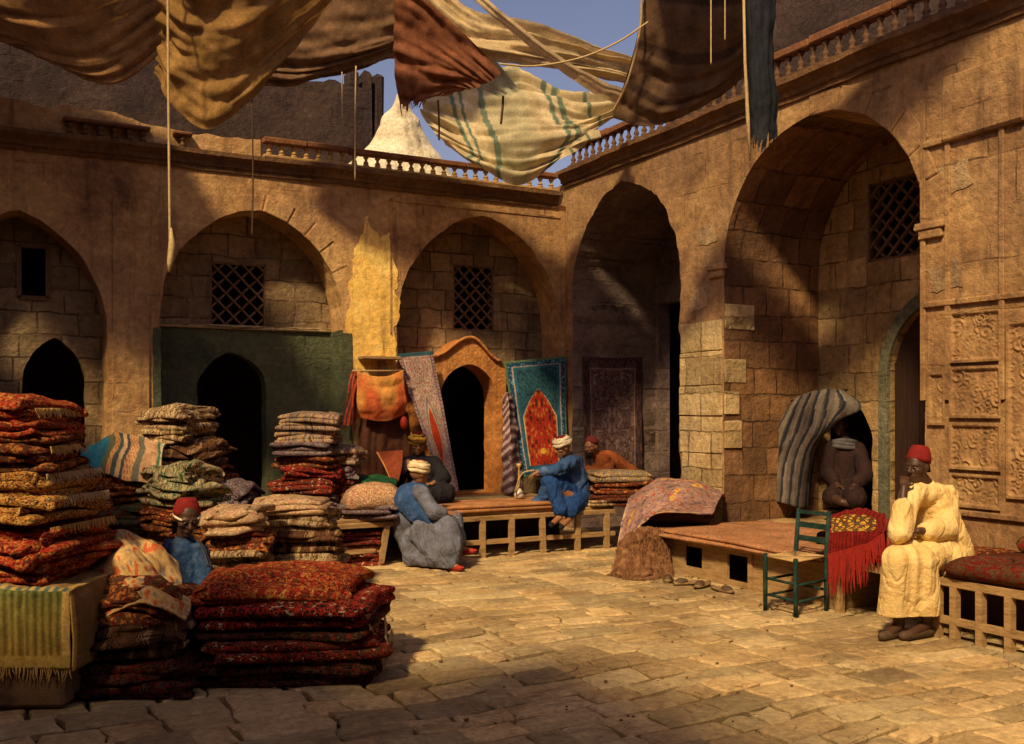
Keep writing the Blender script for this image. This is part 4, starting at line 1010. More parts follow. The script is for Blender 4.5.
# striped cloak over the niche
def cloak(u, v):
    s = (u*7.3+.25*math.sin(v*4)) % 1.
    a = math.sin(u*31)*.5+.5
    if s < .18: return (.018, .022, .034)
    if s < .34: return (.05, .045, .042)
    return (.13, .105, .085) if a > .4 else (.19, .155, .12)
def RX(px, py, x): return R_(px, py, x)
g_ = [[RX(846, 392, 1.25), RX(832, 389, 1.15), RX(815, 391, 1.05), RX(800, 397, .95), RX(788, 406, .9)],
      [RX(862, 408, 1.25), RX(828, 404, 1.1), RX(806, 410, .95), RX(788, 418, .85), RX(775, 428, .85)],
      [RX(838, 420, 1.2), RX(822, 424, 1.05), RX(800, 430, .9), RX(780, 438, .82), RX(766, 448, .85)],
      [RX(817, 448, 1.15), RX(806, 455, .95), RX(790, 460, .82), RX(775, 465, .8), RX(762, 470, .85)],
      [RX(811, 506, 1.15), RX(800, 508, .9), RX(787, 504, .78), RX(774, 501, .8), RX(762, 498, .88)]]
o = cloth('striped_cloak', g_, m_cloth, 80, 90, None, (.02, 11, 'u'), .012, .008, cloak, 9.)
props(o, 'grey cloak with blue-black stripes draped beside the dark niche', 'cloak')
g = G(); g.tube([RX(780, 404, .93), RX(815, 392, 1.1), RX(852, 388, XI+.05)], .02, 8); props(g.build('cloak_peg', m_wood_d, None, True), 'dark wooden peg carrying the striped cloak', 'peg')
# red fringed shawl on the tall bench
def shawl(u, v):
    if v > .22 and v < .66 and .04 < u < .85:
        s = math.sin(u*38+2*math.sin(v*30))*math.sin(v*62+u*9)
        if s > .35: return (.62, .42, .05)
        if s < -.5: return (.05, .12, .05)
    return (.22, .014, .010) if math.sin(u*90+5*nz2(u*3, v*4)) > -.1 else (.13, .010, .008)
xs = -1.2
o = cloth('red_shawl', [[R_(834, 514, -.5), R_(858, 508, -.5), R_(886, 512, -.5)], [R_(830, 518, -.8), R_(854, 514, -.8), R_(886, 520, -.8)], [R_(829, 528, xs+.04), R_(852, 527, xs+.04), R_(886, 530, xs+.04)], [R_(829, 536, xs-.02), R_(851, 534, xs-.02), R_(880, 534, xs-.02)], [R_(828, 556, xs-.03), R_(850, 552, xs-.03), R_(868, 544, xs-.03)]], m_wool, 80, 80, None, (.008, 7, 'u'), .015, .008, shawl, 11.)
props(o, 'scarlet shawl with yellow and green flowers and long fringe beside the chair', 'shawl')
fringe('fringe', R_(828, 554, xs-.04), R_(868, 543, xs-.04), (0, 0, -1), .30, plain('red_fringe_yarn', (.14, .008, .006), (.34, .02, .012), 60), o, 80, 5, .005, .12)
fringe('fringe', R_(884, 532, xs-.02), R_(868, 543, xs-.04), (0, -.1, -1), .20, plain('red_fringe_yarn', (.14, .008, .006), (.34, .02, .012), 60), o, 40, 6, .005, .2)
g = rug_geo(np.array((-.8, Y(856, -.9), .52)), .72, .56, .11, 0, 3, 8.8, .02, .03); props(g.build('folded_rug', c_dark, None, True, loc=(-.8, -6.3, .52)), 'dark folded rug supporting the red shawl on the bench', 'rug')
o = cloth('red_cloth', [[R_(880, 522, -.8), R_(892, 520, -.8), R_(905, 524, -.8)], [R_(880, 545, -1.0), R_(890, 548, -1.05), R_(900, 545, -1.05)], [R_(878, 560, -1.12), R_(888, 562, -1.12), R_(896, 560, -1.12)]], m_wool, 30, 30, None, (.02, 7, 'u'), .02, .01, lambda u, v: (.34, .05, .03) if math.sin(u*40+v*12) > .3 else (.13, .03, .02), 12.)
props(o, 'crumpled dull red cloth between the shawl and the yellow robe', 'cloth')
m_shag0 = plain('dark_brown_wool', (.02, .010, .006), (.07, .032, .015), 18, bump=.7)
# pink floral carpet over a bale in front of the lit pier
bc = W(655, 410, 10.55); bc[2] = 0
bc = W(668, 410, 10.6); bc[2] = 0
g = rug_geo(bc, .82, .7, .70, CR+.05, 3, 9.1, .05, .03); props(g.build('wool_bale', m_shag0, None, True, loc=bc), 'dark shaggy bale beneath the pink floral carpet', 'bale')
def pinkf(u, v):
    s = nz2(u*24, v*28, 1., 9.)*2.1; s2 = nz2(u*9, v*9, 1., 4.)*2.2
    if s > .72: return (.34, .08, .05)
    if s < -.7: return (.16, .10, .12)
    if s2 > .95: return (.60, .32, .05)
    if v > .97 or u < .02: return (.5, .36, .22)
    return (.34, .21, .15) if s > 0 else (.28, .155, .12)
rows = [[(628, 470+30, 11.0), (660, 478, 11.1), (700, 482, 11.2), (728, 496, 11.3)],
        [(628, 500, 10.6), (655, 486, 10.6), (690, 484, 10.6), (722, 496, 10.7)],
        [(624, 512, 10.25), (650, 500, 10.2), (680, 494, 10.2), (716, 506, 10.3)],
        [(620, 528, 10.1), (640, 516, 10.02), (668, 506, 10.05), (714, 512, 10.2)],
        [(616, 552, 10.0), (631, 538, 9.98), (655, 514, 10.0), (712, 514, 10.15)]]
rows = [[W(*p) for p in r] for r in rows]
o = cloth('floral_carpet', rows, m_wool, 110, 100, None, (.012, 7, 'u'), .015, .02, pinkf, 13.)
props(o, 'pink floral carpet thrown in an arch over the shaggy bale', 'carpet')
m_shag = plain('shaggy_brown_wool', (.06, .022, .010), (.17, .075, .03), 14, c=(.30, .16, .07))
gg = G(); rr = random.Random(8)
rows_s = [[W(620, 541, 10.0), W(634, 530, 9.98), W(650, 526, 10.0), W(664, 530, 10.05)], [W(616, 556, 9.92), W(632, 552, 9.86), W(650, 550, 9.90), W(667, 552, 10.0)], [FL(612, 575), FL(630, 579), FL(650, 579), FL(670, 576)]]
sr = cloth('shaggy_rug', rows_s, m_shag, 60, 50, None, (.035, 7, 'u'), .03, .03, None, 21.); props(sr, 'shaggy brown long-haired rug hanging to the floor below the pink floral carpet', 'rug')
A_s = interp(rows_s, 60, 50)
for k in range(3600):
    a = A_s[int(49*rr.random()**.8), rr.randrange(60)]+np.array((rr.uniform(-.03, .01), rr.uniform(-.05, .0), 0)); L = rr.uniform(.05, .15)
    cl = .02*mn.noise(Vector((a[0]*18, a[1]*18, 0))); b = a+np.array((rr.uniform(-.02, .02)+cl, rr.uniform(-.045, .0), -L)); b[2] = max(b[2], .004)
    if b[2] < .01: b = b+np.array((rr.uniform(-.05, .02), rr.uniform(-.06, .0), 0))
    m_ = (a+b)/2+np.array((-.012, -.018, .008)); gg.tube([a, m_, b], [.0055, .0045, .0018], 4)
gg.build('fringe', m_shag, sr)
# ================================================================== CARPET PILES
fr_c = plain('cream_fringe_yarn', (.3, .2, .1), (.55, .42, .22), 30); fr_y = plain('gold_fringe_yarn', (.32, .18, .05), (.6, .38, .12), 30)
# far-left chest with green-gold cloth and tall stack
cc = W(2, 410, 5.85); cc[2] = 0
g = G(); g.box((cc[0], cc[1], .32), (1.12, .9, .62), rz=CR, bev=.02); props(g.build('wooden_chest', m_wood_d, None, loc=(cc[0], cc[1], 0)), 'dark wooden chest hidden below the green-gold cloth at the far left', 'chest')
ax = RT; ay = FW
def L_(a, b, z): p = cc+ax*a+ay*b; return np.array((p[0], p[1], z))
def chest_c(u, v):
    if v > .93: return (.40, .26, .06)
    if v > .36 and v < .44: return (.12, .18, .14) if math.sin(u*150) > 0 else (.52, .36, .12)
    if u > .965: return (.60, .38, .10)
    if v > .44: 
        k = (v-.44)/.5; s = .8+.3*math.sin(u*190)
        return ((.13+.22*k)*s, (.16+.06*k)*s, (.045)*s)
    return (.34, .20, .07)
rows = [[L_(a, .35, .648) for a in np.linspace(-.62, .60, 6)], [L_(a, -.2, .652) for a in np.linspace(-.62, .60, 6)], [L_(a, -.44, .65) for a in np.linspace(-.62, .60, 6)], [L_(a, -.475, .60) for a in np.linspace(-.63, .605, 6)], [L_(a, -.49, .42) for a in np.linspace(-.63, .61, 6)], [L_(a, -.50, .24) for a in np.linspace(-.63, .62, 6)]]
o = cloth('chest_cover', rows, m_wool, 200, 90, None, (.010, 22, 'u'), .008, .01, chest_c, 14.); props(o, 'green and gold ribbed cover with fringed edge over the far left chest', 'cover')
rows = [[L_(.60, b, .65) for b in np.linspace(-.47, .4, 4)], [L_(.63, b, .55) for b in np.linspace(-.48, .4, 4)], [L_(.635, b, .22) for b in np.linspace(-.49, .4, 4)]]
cloth('side_flap', rows, m_wool, 60, 50, o, (.01, 8, 'u'), .008, .01, lambda u, v: (.60, .36, .09) if u < .05 else (.24, .14, .045), 15.)
fringe('fringe', L_(-.6, -.50, .25), L_(.62, -.50, .25), (0, 0, -1), .07, fr_y, o, 110, 3, .004)
GS = 'carpets of the tall far left stack'
kw = dict(d=.85)
rug('folded_carpet', 'big crimson fold of carpet bulging directly on the chest cover', 'carpet', 3, 5.85, .67, 1.04, .84, .34, c_redor, 2, 1.3, GS, droop=.05, nz=.07, fr=(fr_y, .9))
rug('folded_carpet', 'gold fringed carpet second from the chest in the far left stack', 'carpet', 0, 5.85, 1.0, .98, .8, .15, c_goldfr, 2, 2.4, GS, droop=.03, nz=.04, fr=(fr_c, .9))
rug('folded_carpet', 'brown and gold carpet in the middle of the far left stack', 'carpet', -3, 5.85, 1.14, .98, .8, .14, c_goldfr, 1, 3.1, GS, droop=.02, nz=.04, fr=(fr_c, .9))
rug('folded_carpet', 'dark russet carpet just under the top of the far left stack', 'carpet', -8, 5.85, 1.27, .92, .76, .21, c_brown2, 2, 4.2, GS, droop=.02, nz=.05, fr=(fr_y, .7))
rug('folded_carpet', 'scarlet topped carpet at the summit of the far left stack', 'carpet', -16, 5.85, 1.47, .90, .74, .23, c_redor, 2, 5.2, GS, droop=.04, nz=.05, fr=(fr_y, .7))
# floral heap
GH = 'heaped carpets between the far left chest and the front stack'
rug('carpet_heap', 'near black carpet at the foot of the floral heap', 'carpet', 148, 6.0, 0., .66, .8, .24, c_dark, 2, 6.2, GH, droop=.06, nz=.07)
rug('carpet_heap', 'brown carpet folded above the near black one in the floral heap', 'carpet', 146, 6.0, .22, .62, .76, .2, c_brown, 2, 7.2, GH, droop=.05, nz=.07, rot=.1)
rug('carpet_heap', 'russet carpet curling under the orange floral cloth', 'carpet', 146, 6.0, .40, .60, .74, .2, c_brown2, 3, 8.4, GH, droop=.08, nz=.08, rot=-.05)
rows = [[(80, 560, 6.5), (115, 536, 6.6), (150, 536, 6.5), (180, 560, 6.4)],
        [(80, 566, 6.15), (118, 534, 6.2), (150, 556, 6.1), (188, 590, 6.0)],
        [(90, 590, 5.85), (122, 568, 5.85), (155, 580, 5.8), (192, 604, 5.8)],
        [(100, 612, 5.65), (130, 600, 5.62), (160, 606, 5.6), (186, 620, 5.65)]]
def flor(u, v):
    s = nz2(u*15, v*15, 1., 3.)*2.1
    return (.52, .12, .04) if s > .55 else ((.58, .36, .13) if s > -.6 else (.30, .22, .16))
o = cloth('floral_cloth', [[W(*p) for p in r] for r in rows], m_wool, 90, 90, None, (.035, 7, 'v'), .03, .012, flor, 16.); props(o, 'golden orange cloth sprinkled with red flowers draped over the heap', 'cloth')
# front stack
GF = 'carpets of the broad front stack'
fkw = dict(group=GF)
rug('folded_carpet', 'brown-black carpet at the bottom of the broad front stack', 'carpet', 298, 6.3, 0., 1.14, 1.05, .18, c_dark, 2, 10.1, GF, droop=.02, nz=.04, fr=(fr_c, .8))
rug('folded_carpet', 'black carpet with small red bars second from the bottom of the front stack', 'carpet', 300, 6.3, .17, 1.12, 1.02, .12, c_darkred, 1, 11.1, GF, droop=.01, nz=.035, fr=(fr_c, .8))
rug('folded_carpet', 'dark carpet with pale selvedge in the middle of the front stack', 'carpet', 300, 6.3, .28, 1.10, 1.0, .08, c_dark, 2, 12.2, GF, droop=.01, nz=.03, fr=(fr_c, .9))
rug('folded_carpet', 'crimson and white patterned carpet second from the top of the front stack', 'carpet', 297, 6.3, .35, 1.06, .98, .15, c_redwh, 1, 13.1, GF, droop=.04, nz=.04, fr=(fr_c, .6))
rug('folded_carpet', 'orange and red shaggy carpet topping the broad front stack', 'carpet', 286, 6.35, .48, .96, .92, .14, c_redor, 2, 14.6, GF, droop=.05, nz=.05)
# second row behind
GB = 'tan rugs stacked behind the broad front stack'
for k, (z0, h, w, lab, m, px) in enumerate(((0., .22, .78, 'lowest brown striped rug of the tan stack beside the bench end', c_tan, 303), (.21, .2, .76, 'second tan striped rug from the floor in the stack beside the bench end', c_tan, 301), (.40, .18, .74, 'third rug of the tan stack with thin dark folds', c_brown, 299), (.57, .16, .70, 'fourth rug of the tan stack just under the flat checked one', c_tan, 297), (.72, .13, .66, 'flat pinkish checked rug topping the tan stack', c_tanp, 293))):
    rug('folded_rug', lab, 'rug', px, 8.9, z0, w, .75, h, m, 3, 20.3+k*1.7, GB, droop=.02, nz=.04, rot=.12, lean=(-.01, 0))
GC = 'rugs piled just right of the boy'
for k, (z0, h, w, lab, m, px) in enumerate(((0., .3, .62, 'lowest dark rug of the pile behind the boy', c_brown, 236), (.29, .25, .60, 'middle tan rug of the pile behind the boy', c_tan, 234), (.53, .16, .56, 'brown speckled rug under the puffy pink one', c_brown2, 232), (.68, .17, .52, 'puffy pinkish tan rug crowning the pile right of the boy', c_tanp, 232))):
    rug('folded_rug', lab, 'rug', px, 8.1, z0, w, .7, h, m, 3, 30.3+k*1.9, GC, droop=.03, nz=.06, rot=.3)
# stack of grey and red rugs against the green wall
GG = 'rugs stacked before the green wall'
labs = ['bottom purple-grey rug of the stack before the green wall', 'purple rug second from the bottom before the green wall', 'red and black rug third from the bottom before the green wall', 'dark rug with scarlet spots in the middle of the green wall stack', 'brown rug above the scarlet spotted one before the green wall', 'dark grey rug third from the top before the green wall', 'purple-grey rug second from the top before the green wall', 'grey striped rug topping the stack before the green wall']
ms = [c_pur, c_pur, c_darkred, c_redwh, c_brown2, c_pur, c_grey, c_grey]; z = .5
for k in range(8):
    h = (.13, .13, .14, .15, .13, .14, .15, .17)[k]
    rug('folded_rug', labs[k], 'rug', 311-(k % 3)*3+2, 10.7, z, .74-.015*k, .6, h, ms[k], 2, 40.3+k*2.1, GG, droop=.02, nz=.035, rot=.15*((k*37 % 7)/7-.5)); z += h-.008
z = .5
for k, (lab, m) in enumerate((('lowest rug of the small purple stack beside the grey stack', c_pur), ('red-black rug of the small purple stack', c_darkred), ('purple-blue rug second from the top of the small purple stack', c_pur), ('crumpled lilac rug topping the small purple stack', c_grey))):
    rug('folded_rug', lab, 'rug', 340, 10.9, z, .42, .5, .19, m, 3, 60.3+k*2.3, 'rugs of the small purple stack', droop=.03, nz=.05); z += .18
# left background pile
GL = 'brown rugs piled below the green recess'
z = .5
for k, (lab, w, h, px, m, ro) in enumerate((('broad bottom brown rug of the pile left of the dark green doorway', 1.0, .22, 205, c_brown, 0.), ('purple-brown rug spreading right at mid height of the left pile', .86, .22, 212, c_pur, .1), ('russet rug leaning in the left pile', .72, .22, 192, c_brown2, -.1), ('slanting brown rug near the top of the left pile', .60, .26, 190, c_brown, -.2), ('pale ribbed rug thrown over the peak of the left pile', .50, .34, 184, c_tan, -.25))):
    rug('folded_rug', lab, 'rug', px, 10.2, z, w, .7, h, m, 3, 70.3+k*1.3, GL, droop=.07, nz=.07, rot=ro, lean=(-.04, 0)); z += h-.03
GK = 'brown rugs heaped under the striped kilim'
z = 0
for k, (lab, w, h, m) in enumerate((('bottom dark rug of the heap under the kilim', 1.0, .32, c_dark), ('brown rug above the bottom one under the kilim', .98, .30, c_brown2), ('green flecked russet rug in the heap under the kilim', .95, .28, carpet('green_flecked_rug', K('dk', 'brn', 'grn', 'brn', 'dred', 'brn'), 22, seed=31)), ('dark rug immediately under the striped kilim', .88, .26, c_brown2))):
    rug('folded_rug', lab, 'rug', 122, 8.9, z, w, .75, h, m, 3, 80.3+k*1.9, GK, droop=.06, nz=.07, rot=.1); z += h-.02
def kil(u, v):
    s = [(.0, (.03, .16, .24)), (.30, (.12, .12, .06)), (.37, (.60, .30, .10)), (.42, (.07, .09, .08)), (.47, (.60, .38, .18)), (.52, (.06, .07, .07)), (.56, (.62, .34, .14)), (.68, (.16, .15, .10)), (.76, (.62, .36, .18)), (.93, (.06, .20, .10)), (.965, (.6, .5, .3))]
    c = s[0][1]; uu = u+.02*math.sin(v*9)
    for a, b in s:
        if uu >= a: c = b
    if .37 < uu < .42 or .56 < uu < .68: 
        if math.sin(v*50)*math.sin(u*160) > .3: c = (.35, .12, .05)
    return c
rows = [[(84, 448, 9.5), (112, 440, 9.5), (140, 440, 9.5), (166, 446, 9.4)], [(80, 452, 9.1), (112, 437, 9.0), (138, 438, 9.0), (164, 446, 9.0)], [(79, 462, 8.75), (110, 450, 8.7), (136, 452, 8.7), (162, 460, 8.7)], [(79, 470, 8.6), (104, 474, 8.55), (130, 480, 8.5), (163, 482, 8.5)]]
o = cloth('striped_kilim', [[W(*p) for p in r] for r in rows], m_wool, 100, 50, None, (.02, 5, 'u'), .025, .012, kil, 17.); props(o, 'striped kilim with a broad blue end lying over the brown heap', 'kilim')
c = W(184, 410, 8.6); c[2] = 0
z = 0
for k, lab in enumerate(('lower hidden brown rug behind the head of the boy', 'upper brown rug under the green and white bundle')):
    rug('folded_rug', lab, 'rug', 184, 8.6, z, .5, .55, .43, (c_dark, c_brown2)[k], 3, 90.2+k, 'rugs under the green and white bundle', droop=.05, nz=.05); z += .42
rug('textile_bundle', 'pale green and white striped bundle lying beside the kilim', 'bundle', 183, 8.6, .83, .5, .5, .36, c_greenw, 4, 93.3, None, droop=.1, nz=.08, rot=-.3)
# bundles at the left end of the bench
rug('cushion', 'plump cushion in a spotted cotton print at the left end of the bench', 'cushion', 378, 10.55, .62, .60, .5, .24, c_spot, 1, 95.4, None, droop=.07, nz=.05)
rug('folded_blanket', 'dark purple blanket under the spotted cushion', 'blanket', 372, 10.6, .49, .62, .6, .15, c_pur, 2, 96.4, None, nz=.04)
rows = [[(336, 505, 10.6), (352, 482, 10.9), (376, 474, 11.0), (398, 478, 11.0)], [(338, 508, 10.5), (356, 488, 10.7), (378, 480, 10.8), (396, 484, 10.8)], [(342, 512, 10.45), (360, 494, 10.5), (376, 488, 10.6), (392, 490, 10.7)]]
o = cloth('green_cloth', [[W(*p) for p in r] for r in rows], m_wool, 50, 30, None, (.02, 6, 'v'), .015, .02, lambda u, v: (.02, .085, .03) if nz2(u*6, v*22) > -.1 else (.01, .04, .018), 18.); props(o, 'grass green rug curling behind the spotted cushion', 'rug')
rug('folded_rug', 'dark red rug lying low beneath the left end of the bench', 'rug', 352, 10.6, .0, .7, .5, .36, c_darkred, 3, 97.4, None, nz=.05)
# pile under the reclining man
z = .49
for k, (lab, m, h, w) in enumerate((('bottom dark rug of the pile the orange-robed man leans on', c_dark, .16, .72), ('russet rug in the middle of the pile under the orange-robed man', c_brown2, .15, .70), ('yellow-grey speckled rug under the arms of the orange-robed man', carpet('yellow_grey_rug', K('brn', 'gry', 'yel', 'gry', 'blu'), 34, seed=33), .12, .78))):
    rug('folded_rug', lab, 'rug', 617, 12.0, z, w, .6, h, m, 2, 100.4+k*1.7, 'rugs piled under the orange-robed man', nz=.04, droop=.02); z += h-.01
# slippers on the floor
m_slp = plain('tan_slipper_leather', (.12, .07, .03), (.30, .19, .09), 20, .6)
def shoe(lab, px, py, ang, m=m_leather, group=None, s=1.12):
    p = FL(px, py); g = G(); L = []
    for k in range(9):
        t = k/8; L.append((t*.27*s, (.012+.036*math.sin(PI*min(1, t*.86+.1))**.8)*s, .010*s))
    n = 10; V = []
    for (x, w, h) in L:
        for j in range(n):
            a = 2*PI*j/n; V.append((x-.12*s, w*math.cos(a), .012+max(-.010, h*1.6*math.sin(a))))
    V = np.array(V); c_, s_ = math.cos(ang), math.sin(ang); V = np.c_[V[:, 0]*c_-V[:, 1]*s_, V[:, 0]*s_+V[:, 1]*c_, V[:, 2]]+np.array((p[0], p[1], .008))
    g.add(V, [(k*n+j, k*n+(j+1) % n, (k+1)*n+(j+1) % n, (k+1)*n+j) for k in range(8) for j in range(n)]+[tuple(range(n))[::-1], tuple(80+j for j in range(n))])
    t = thing('slipper', lab, 'slipper', p, group); g.build('sole', m, t, True)
    q = G(); q.ell((p[0]-.05*c_*s, p[1]-.05*s_*s, .030), (.062*s, .040*s, .034*s), [[c_, -s_, 0], [s_, c_, 0], [0, 0, 1]]); q.build('upper', m_leather, t, True); q = G(); q.ell((p[0]+.035*c_*s, p[1]+.035*s_*s, .024), (.055*s, .026*s, .008*s), [[c_, -s_, 0], [s_, c_, 0], [0, 0, 1]]); q.build('opening_shade', m_black, t, True)  # black ellipse stands in for the shade of the slipper opening
shoe('left slipper of the nearer pair by the box bench', 668, 581, .9, m_slp); shoe('right slipper of the pair nearest the fleece heap', 687, 585, -.2, m_slp)
shoe('flat slipper at the left of the pair under the box bench openings', 702, 587, .5, m_slp); shoe('tipped slipper at the right of the pair under the box bench openings', 723, 592, 1.5, m_slp)
# hookah
hk = thing('hookah', 'small water pipe with pale glass bowl standing on the bench by the blue robed man', 'hookah', W(519, 502, 11.7))
b0 = W(519, 502, 11.7); b0[2] = .585
g = G(); g.lathe([(.03, 0), (.055, .02), (.06, .05), (.04, .09), (.018, .12)], b0, 16); g.build('bowl', plain('milky_glass', (.5, .42, .3), (.7, .6, .45), 8, .2, spec=.6), hk, True)
g = G(); g.lathe([(.012, .11), (.014, .2), (.02, .22), (.010, .25), (.012, .36), (.03, .38), (.03, .41)], b0, 10); g.build('stem', m_gold, hk, True)
g = G(); P = [b0+np.array((0, 0, .16)), W(515, 492, 11.6), W(522, 474, 11.5), W(534, 470, 11.45)]; g.tube(interp([P, P], 24, 2)[0], .009, 6); g.build('hose', m_rope, hk, True)

# ================================================================== PEOPLE
def remesh(g, name, mat, parent, vox=.010, it=3, fold=None, seed=0., hem=None):
    me = g.mesh('tmp'); o = bpy.data.objects.new('tmp', me); COL.objects.link(o)
    r = o.modifiers.new('r', 'REMESH'); r.mode = 'VOXEL'; r.voxel_size = vox
    s = o.modifiers.new('s', 'SMOOTH'); s.factor = .6; s.iterations = it
    bpy.context.view_layer.update(); me2 = bpy.data.meshes.new_from_object(o.evaluated_get(bpy.context.evaluated_depsgraph_get()))
    bpy.data.objects.remove(o); V = np.empty(len(me2.vertices)*3); me2.vertices.foreach_get('co', V); V = V.reshape(-1, 3)
    if fold:
        N_ = np.empty(len(V)*3); me2.vertices.foreach_get('normal', N_); N_ = N_.reshape(-1, 3); amp, sx, dirv = fold
        d = np.array(dirv, float); d /= np.linalg.norm(d); al = V@d; Q = V-np.outer(al, d)*.90
        wq = Q+.05*np.stack([vn(V, 5, seed+7), vn(V, 5, seed+8), vn(V, 5, seed+9)], 1)
        c1 = 1-np.abs(vn(wq, sx, seed))*2.2; c2 = 1-np.abs(vn(wq, sx*2.2, seed+3))*2.2
        rg = np.sign(c1)*np.abs(c1)**1.2*.9-.9*np.clip(c2, 0, 1)**3+.06*vn(V, 24, seed)
        V = V+N_*(amp*rg*1.0)[:, None]
    if hem is not None: V[:, 2] = np.where(V[:, 2] < hem, hem-(hem-V[:, 2])*.06, V[:, 2])
    V = V-base(parent); me2.vertices.foreach_set('co', V.ravel()); me2.update(); me2.name = name
    me2.polygons.foreach_set('use_smooth', [True]*len(me2.polygons)); me2.materials.clear()
    return link(name, me2, mat, parent)
def nrm(v): v = np.array(v, float); return v/(np.linalg.norm(v)+1e-9)
def hand(g, w, d, n, thumb=1, curl=.5, s=1.):
    d = nrm(d); n = nrm(np.array(n)-d*np.dot(n, d)); sd = np.cross(d, n)*thumb; M = np.stack([d, sd, n], 1)
    g.ell(w+d*.045*s, (.05*s, .04*s, .016*s), M, 12)
    for k, (o, L) in enumerate(((.030, .070), (.010, .080), (-.010, .075), (-.030, .060))):
        a = w+d*.08*s+sd*o*s; b = a+(d-n*curl*.5)*L*.5*s; c = b+(nrm(d-n*curl*1.6))*L*.45*s
        g.cap(a-d*.03*s, b, .0095*s, .0085*s, 8); g.cap(b, c, .0085*s, .007*s, 8)
    a = w+d*.025*s+sd*.03*s; b = a+nrm(d*.6+sd*.8-n*.2)*.04*s; c = b+nrm(d*.9+sd*.2-n*.4)*.03*s; g.cap(a, b, .012*s, .010*s, 8); g.cap(b, c, .010*s, .008*s, 8)
def head(g, c, f, s=1., up=(0, 0, 1), chin=1.):
    f = nrm(f); up = nrm(np.array(up)-f*np.dot(up, f)); l = np.cross(up, f); M = np.stack([f, l, up], 1); P = lambda a, b, d: c+f*a*s+l*b*s+up*d*s
    g.ell(P(-.01, 0, .025), (.098*s, .078*s, .095*s), M, 16); g.ell(P(.02, 0, -.035), (.072*s, .058*s, .075*s), M, 14)
    g.cap(P(.07, 0, -.088), P(.05, 0, -.09), .022*s, .03*s)
    g.cap(P(.088, 0, .015), P(.112, 0, -.022), .009*s, .015*s, 8); g.cap(P(.098, -.012, -.026), P(.098, .012, -.026), .009*s, .009*s, 8)
    for e in (-1, 1):
        g.cap(P(.085, e*.012, .028), P(.078, e*.045, .026), .011*s, .010*s, 8); g.cap(P(.07, e*.042, -.012), P(.05, e*.055, -.02), .018*s, .016*s, 8)
        g.ell(P(-.005, e*.080, -.005), (.018*s, .010*s, .03*s), M, 10)
    g.cap(P(.088, -.022, -.056), P(.088, .022, -.056), .007*s, .007*s, 8); g.cap(P(.086, -.018, -.066), P(.086, .018, -.066), .0085*s, .0085*s, 8)
    return P, M
def eyes(P, s, parent):
    for e in (-1, 1):
        g = G(); g.ell(P(.079, e*.030, .006), (.011*s, .014*s, .008*s), None, 10); o = g.build('eye', m_eye, parent, True)
        g = G(); g.ell(P(.088, e*.030, .006), (.004*s, .006*s, .006*s), None, 8); g.build('iris', m_black, o, True)
def chain(g, pts, rs, n=12):
    for a, b, r1, r2 in zip(pts[:-1], pts[1:], rs[:-1], rs[1:]): g.cap(a, b, r1, r2, n)
def turban(P, M, s, parent, cols, mat, red=True, up=None):
    g = G(); n = 40; rr = random.Random(3); f, l, u = M[:, 0], M[:, 1], M[:, 2]; c = P(-.008, 0, .0)
    for k, (rad, zz, th, tl) in enumerate(((.098, .045, .022, .12), (.102, .062, .024, -.16), (.098, .083, .024, .10), (.088, .100, .024, -.1), (.070, .115, .024, .08))):
        L = []
        for j in range(n+1):
            a = 2*PI*j/n; L.append(c+(f*math.cos(a)*rad*1.04+l*math.sin(a)*rad*.90+u*(zz+tl*rad*math.sin(a+k)+.004*math.sin(a*5+k)))*s)
        g.tube(L, th*s, 8, cols[k % len(cols)])
    o = g.build('turban', mat, parent, True, True)
    if red:
        g = G(); g.lathe([(.07*s, 0), (.068*s, .03*s), (.055*s, .045*s), (.01, .05*s)], P(-.008, 0, .105), 20, u); g.build('cap', m_fez, parent, True)
def fez(P, M, s, parent, mat, h=.10, tassel=True, z=.045, band=None):
    u = M[:, 2]; g = G(); g.lathe([(.089*s, -.01), (.091*s, .02*s), (.079*s, h*.65*s), (.066*s, h*.97*s), (.056*s, (h+.008)*s), (.01, (h+.01)*s)], P(-.018, 0, z), 26, nrm(u-.32*M[:, 0])); o = g.build('fez', mat, parent, True)
    if tassel:
        t = G(); a = P(-.03, 0, z+h+.01); t.tube([a, P(-.08, .01, z+h), P(-.118, .01, z+h*.3), P(-.122, .01, z-.10)], [.004, .005, .010, .016], 7); t.build('tassel', m_black, o, True)
    if band is not None:
        t = G(); L = [P(-.012+.099*math.cos(a), .084*math.sin(a), z-.008) for a in np.linspace(0, 2*PI, 30)]; t.tube(L, .008*s, 6); t.build('band', band, o, True)

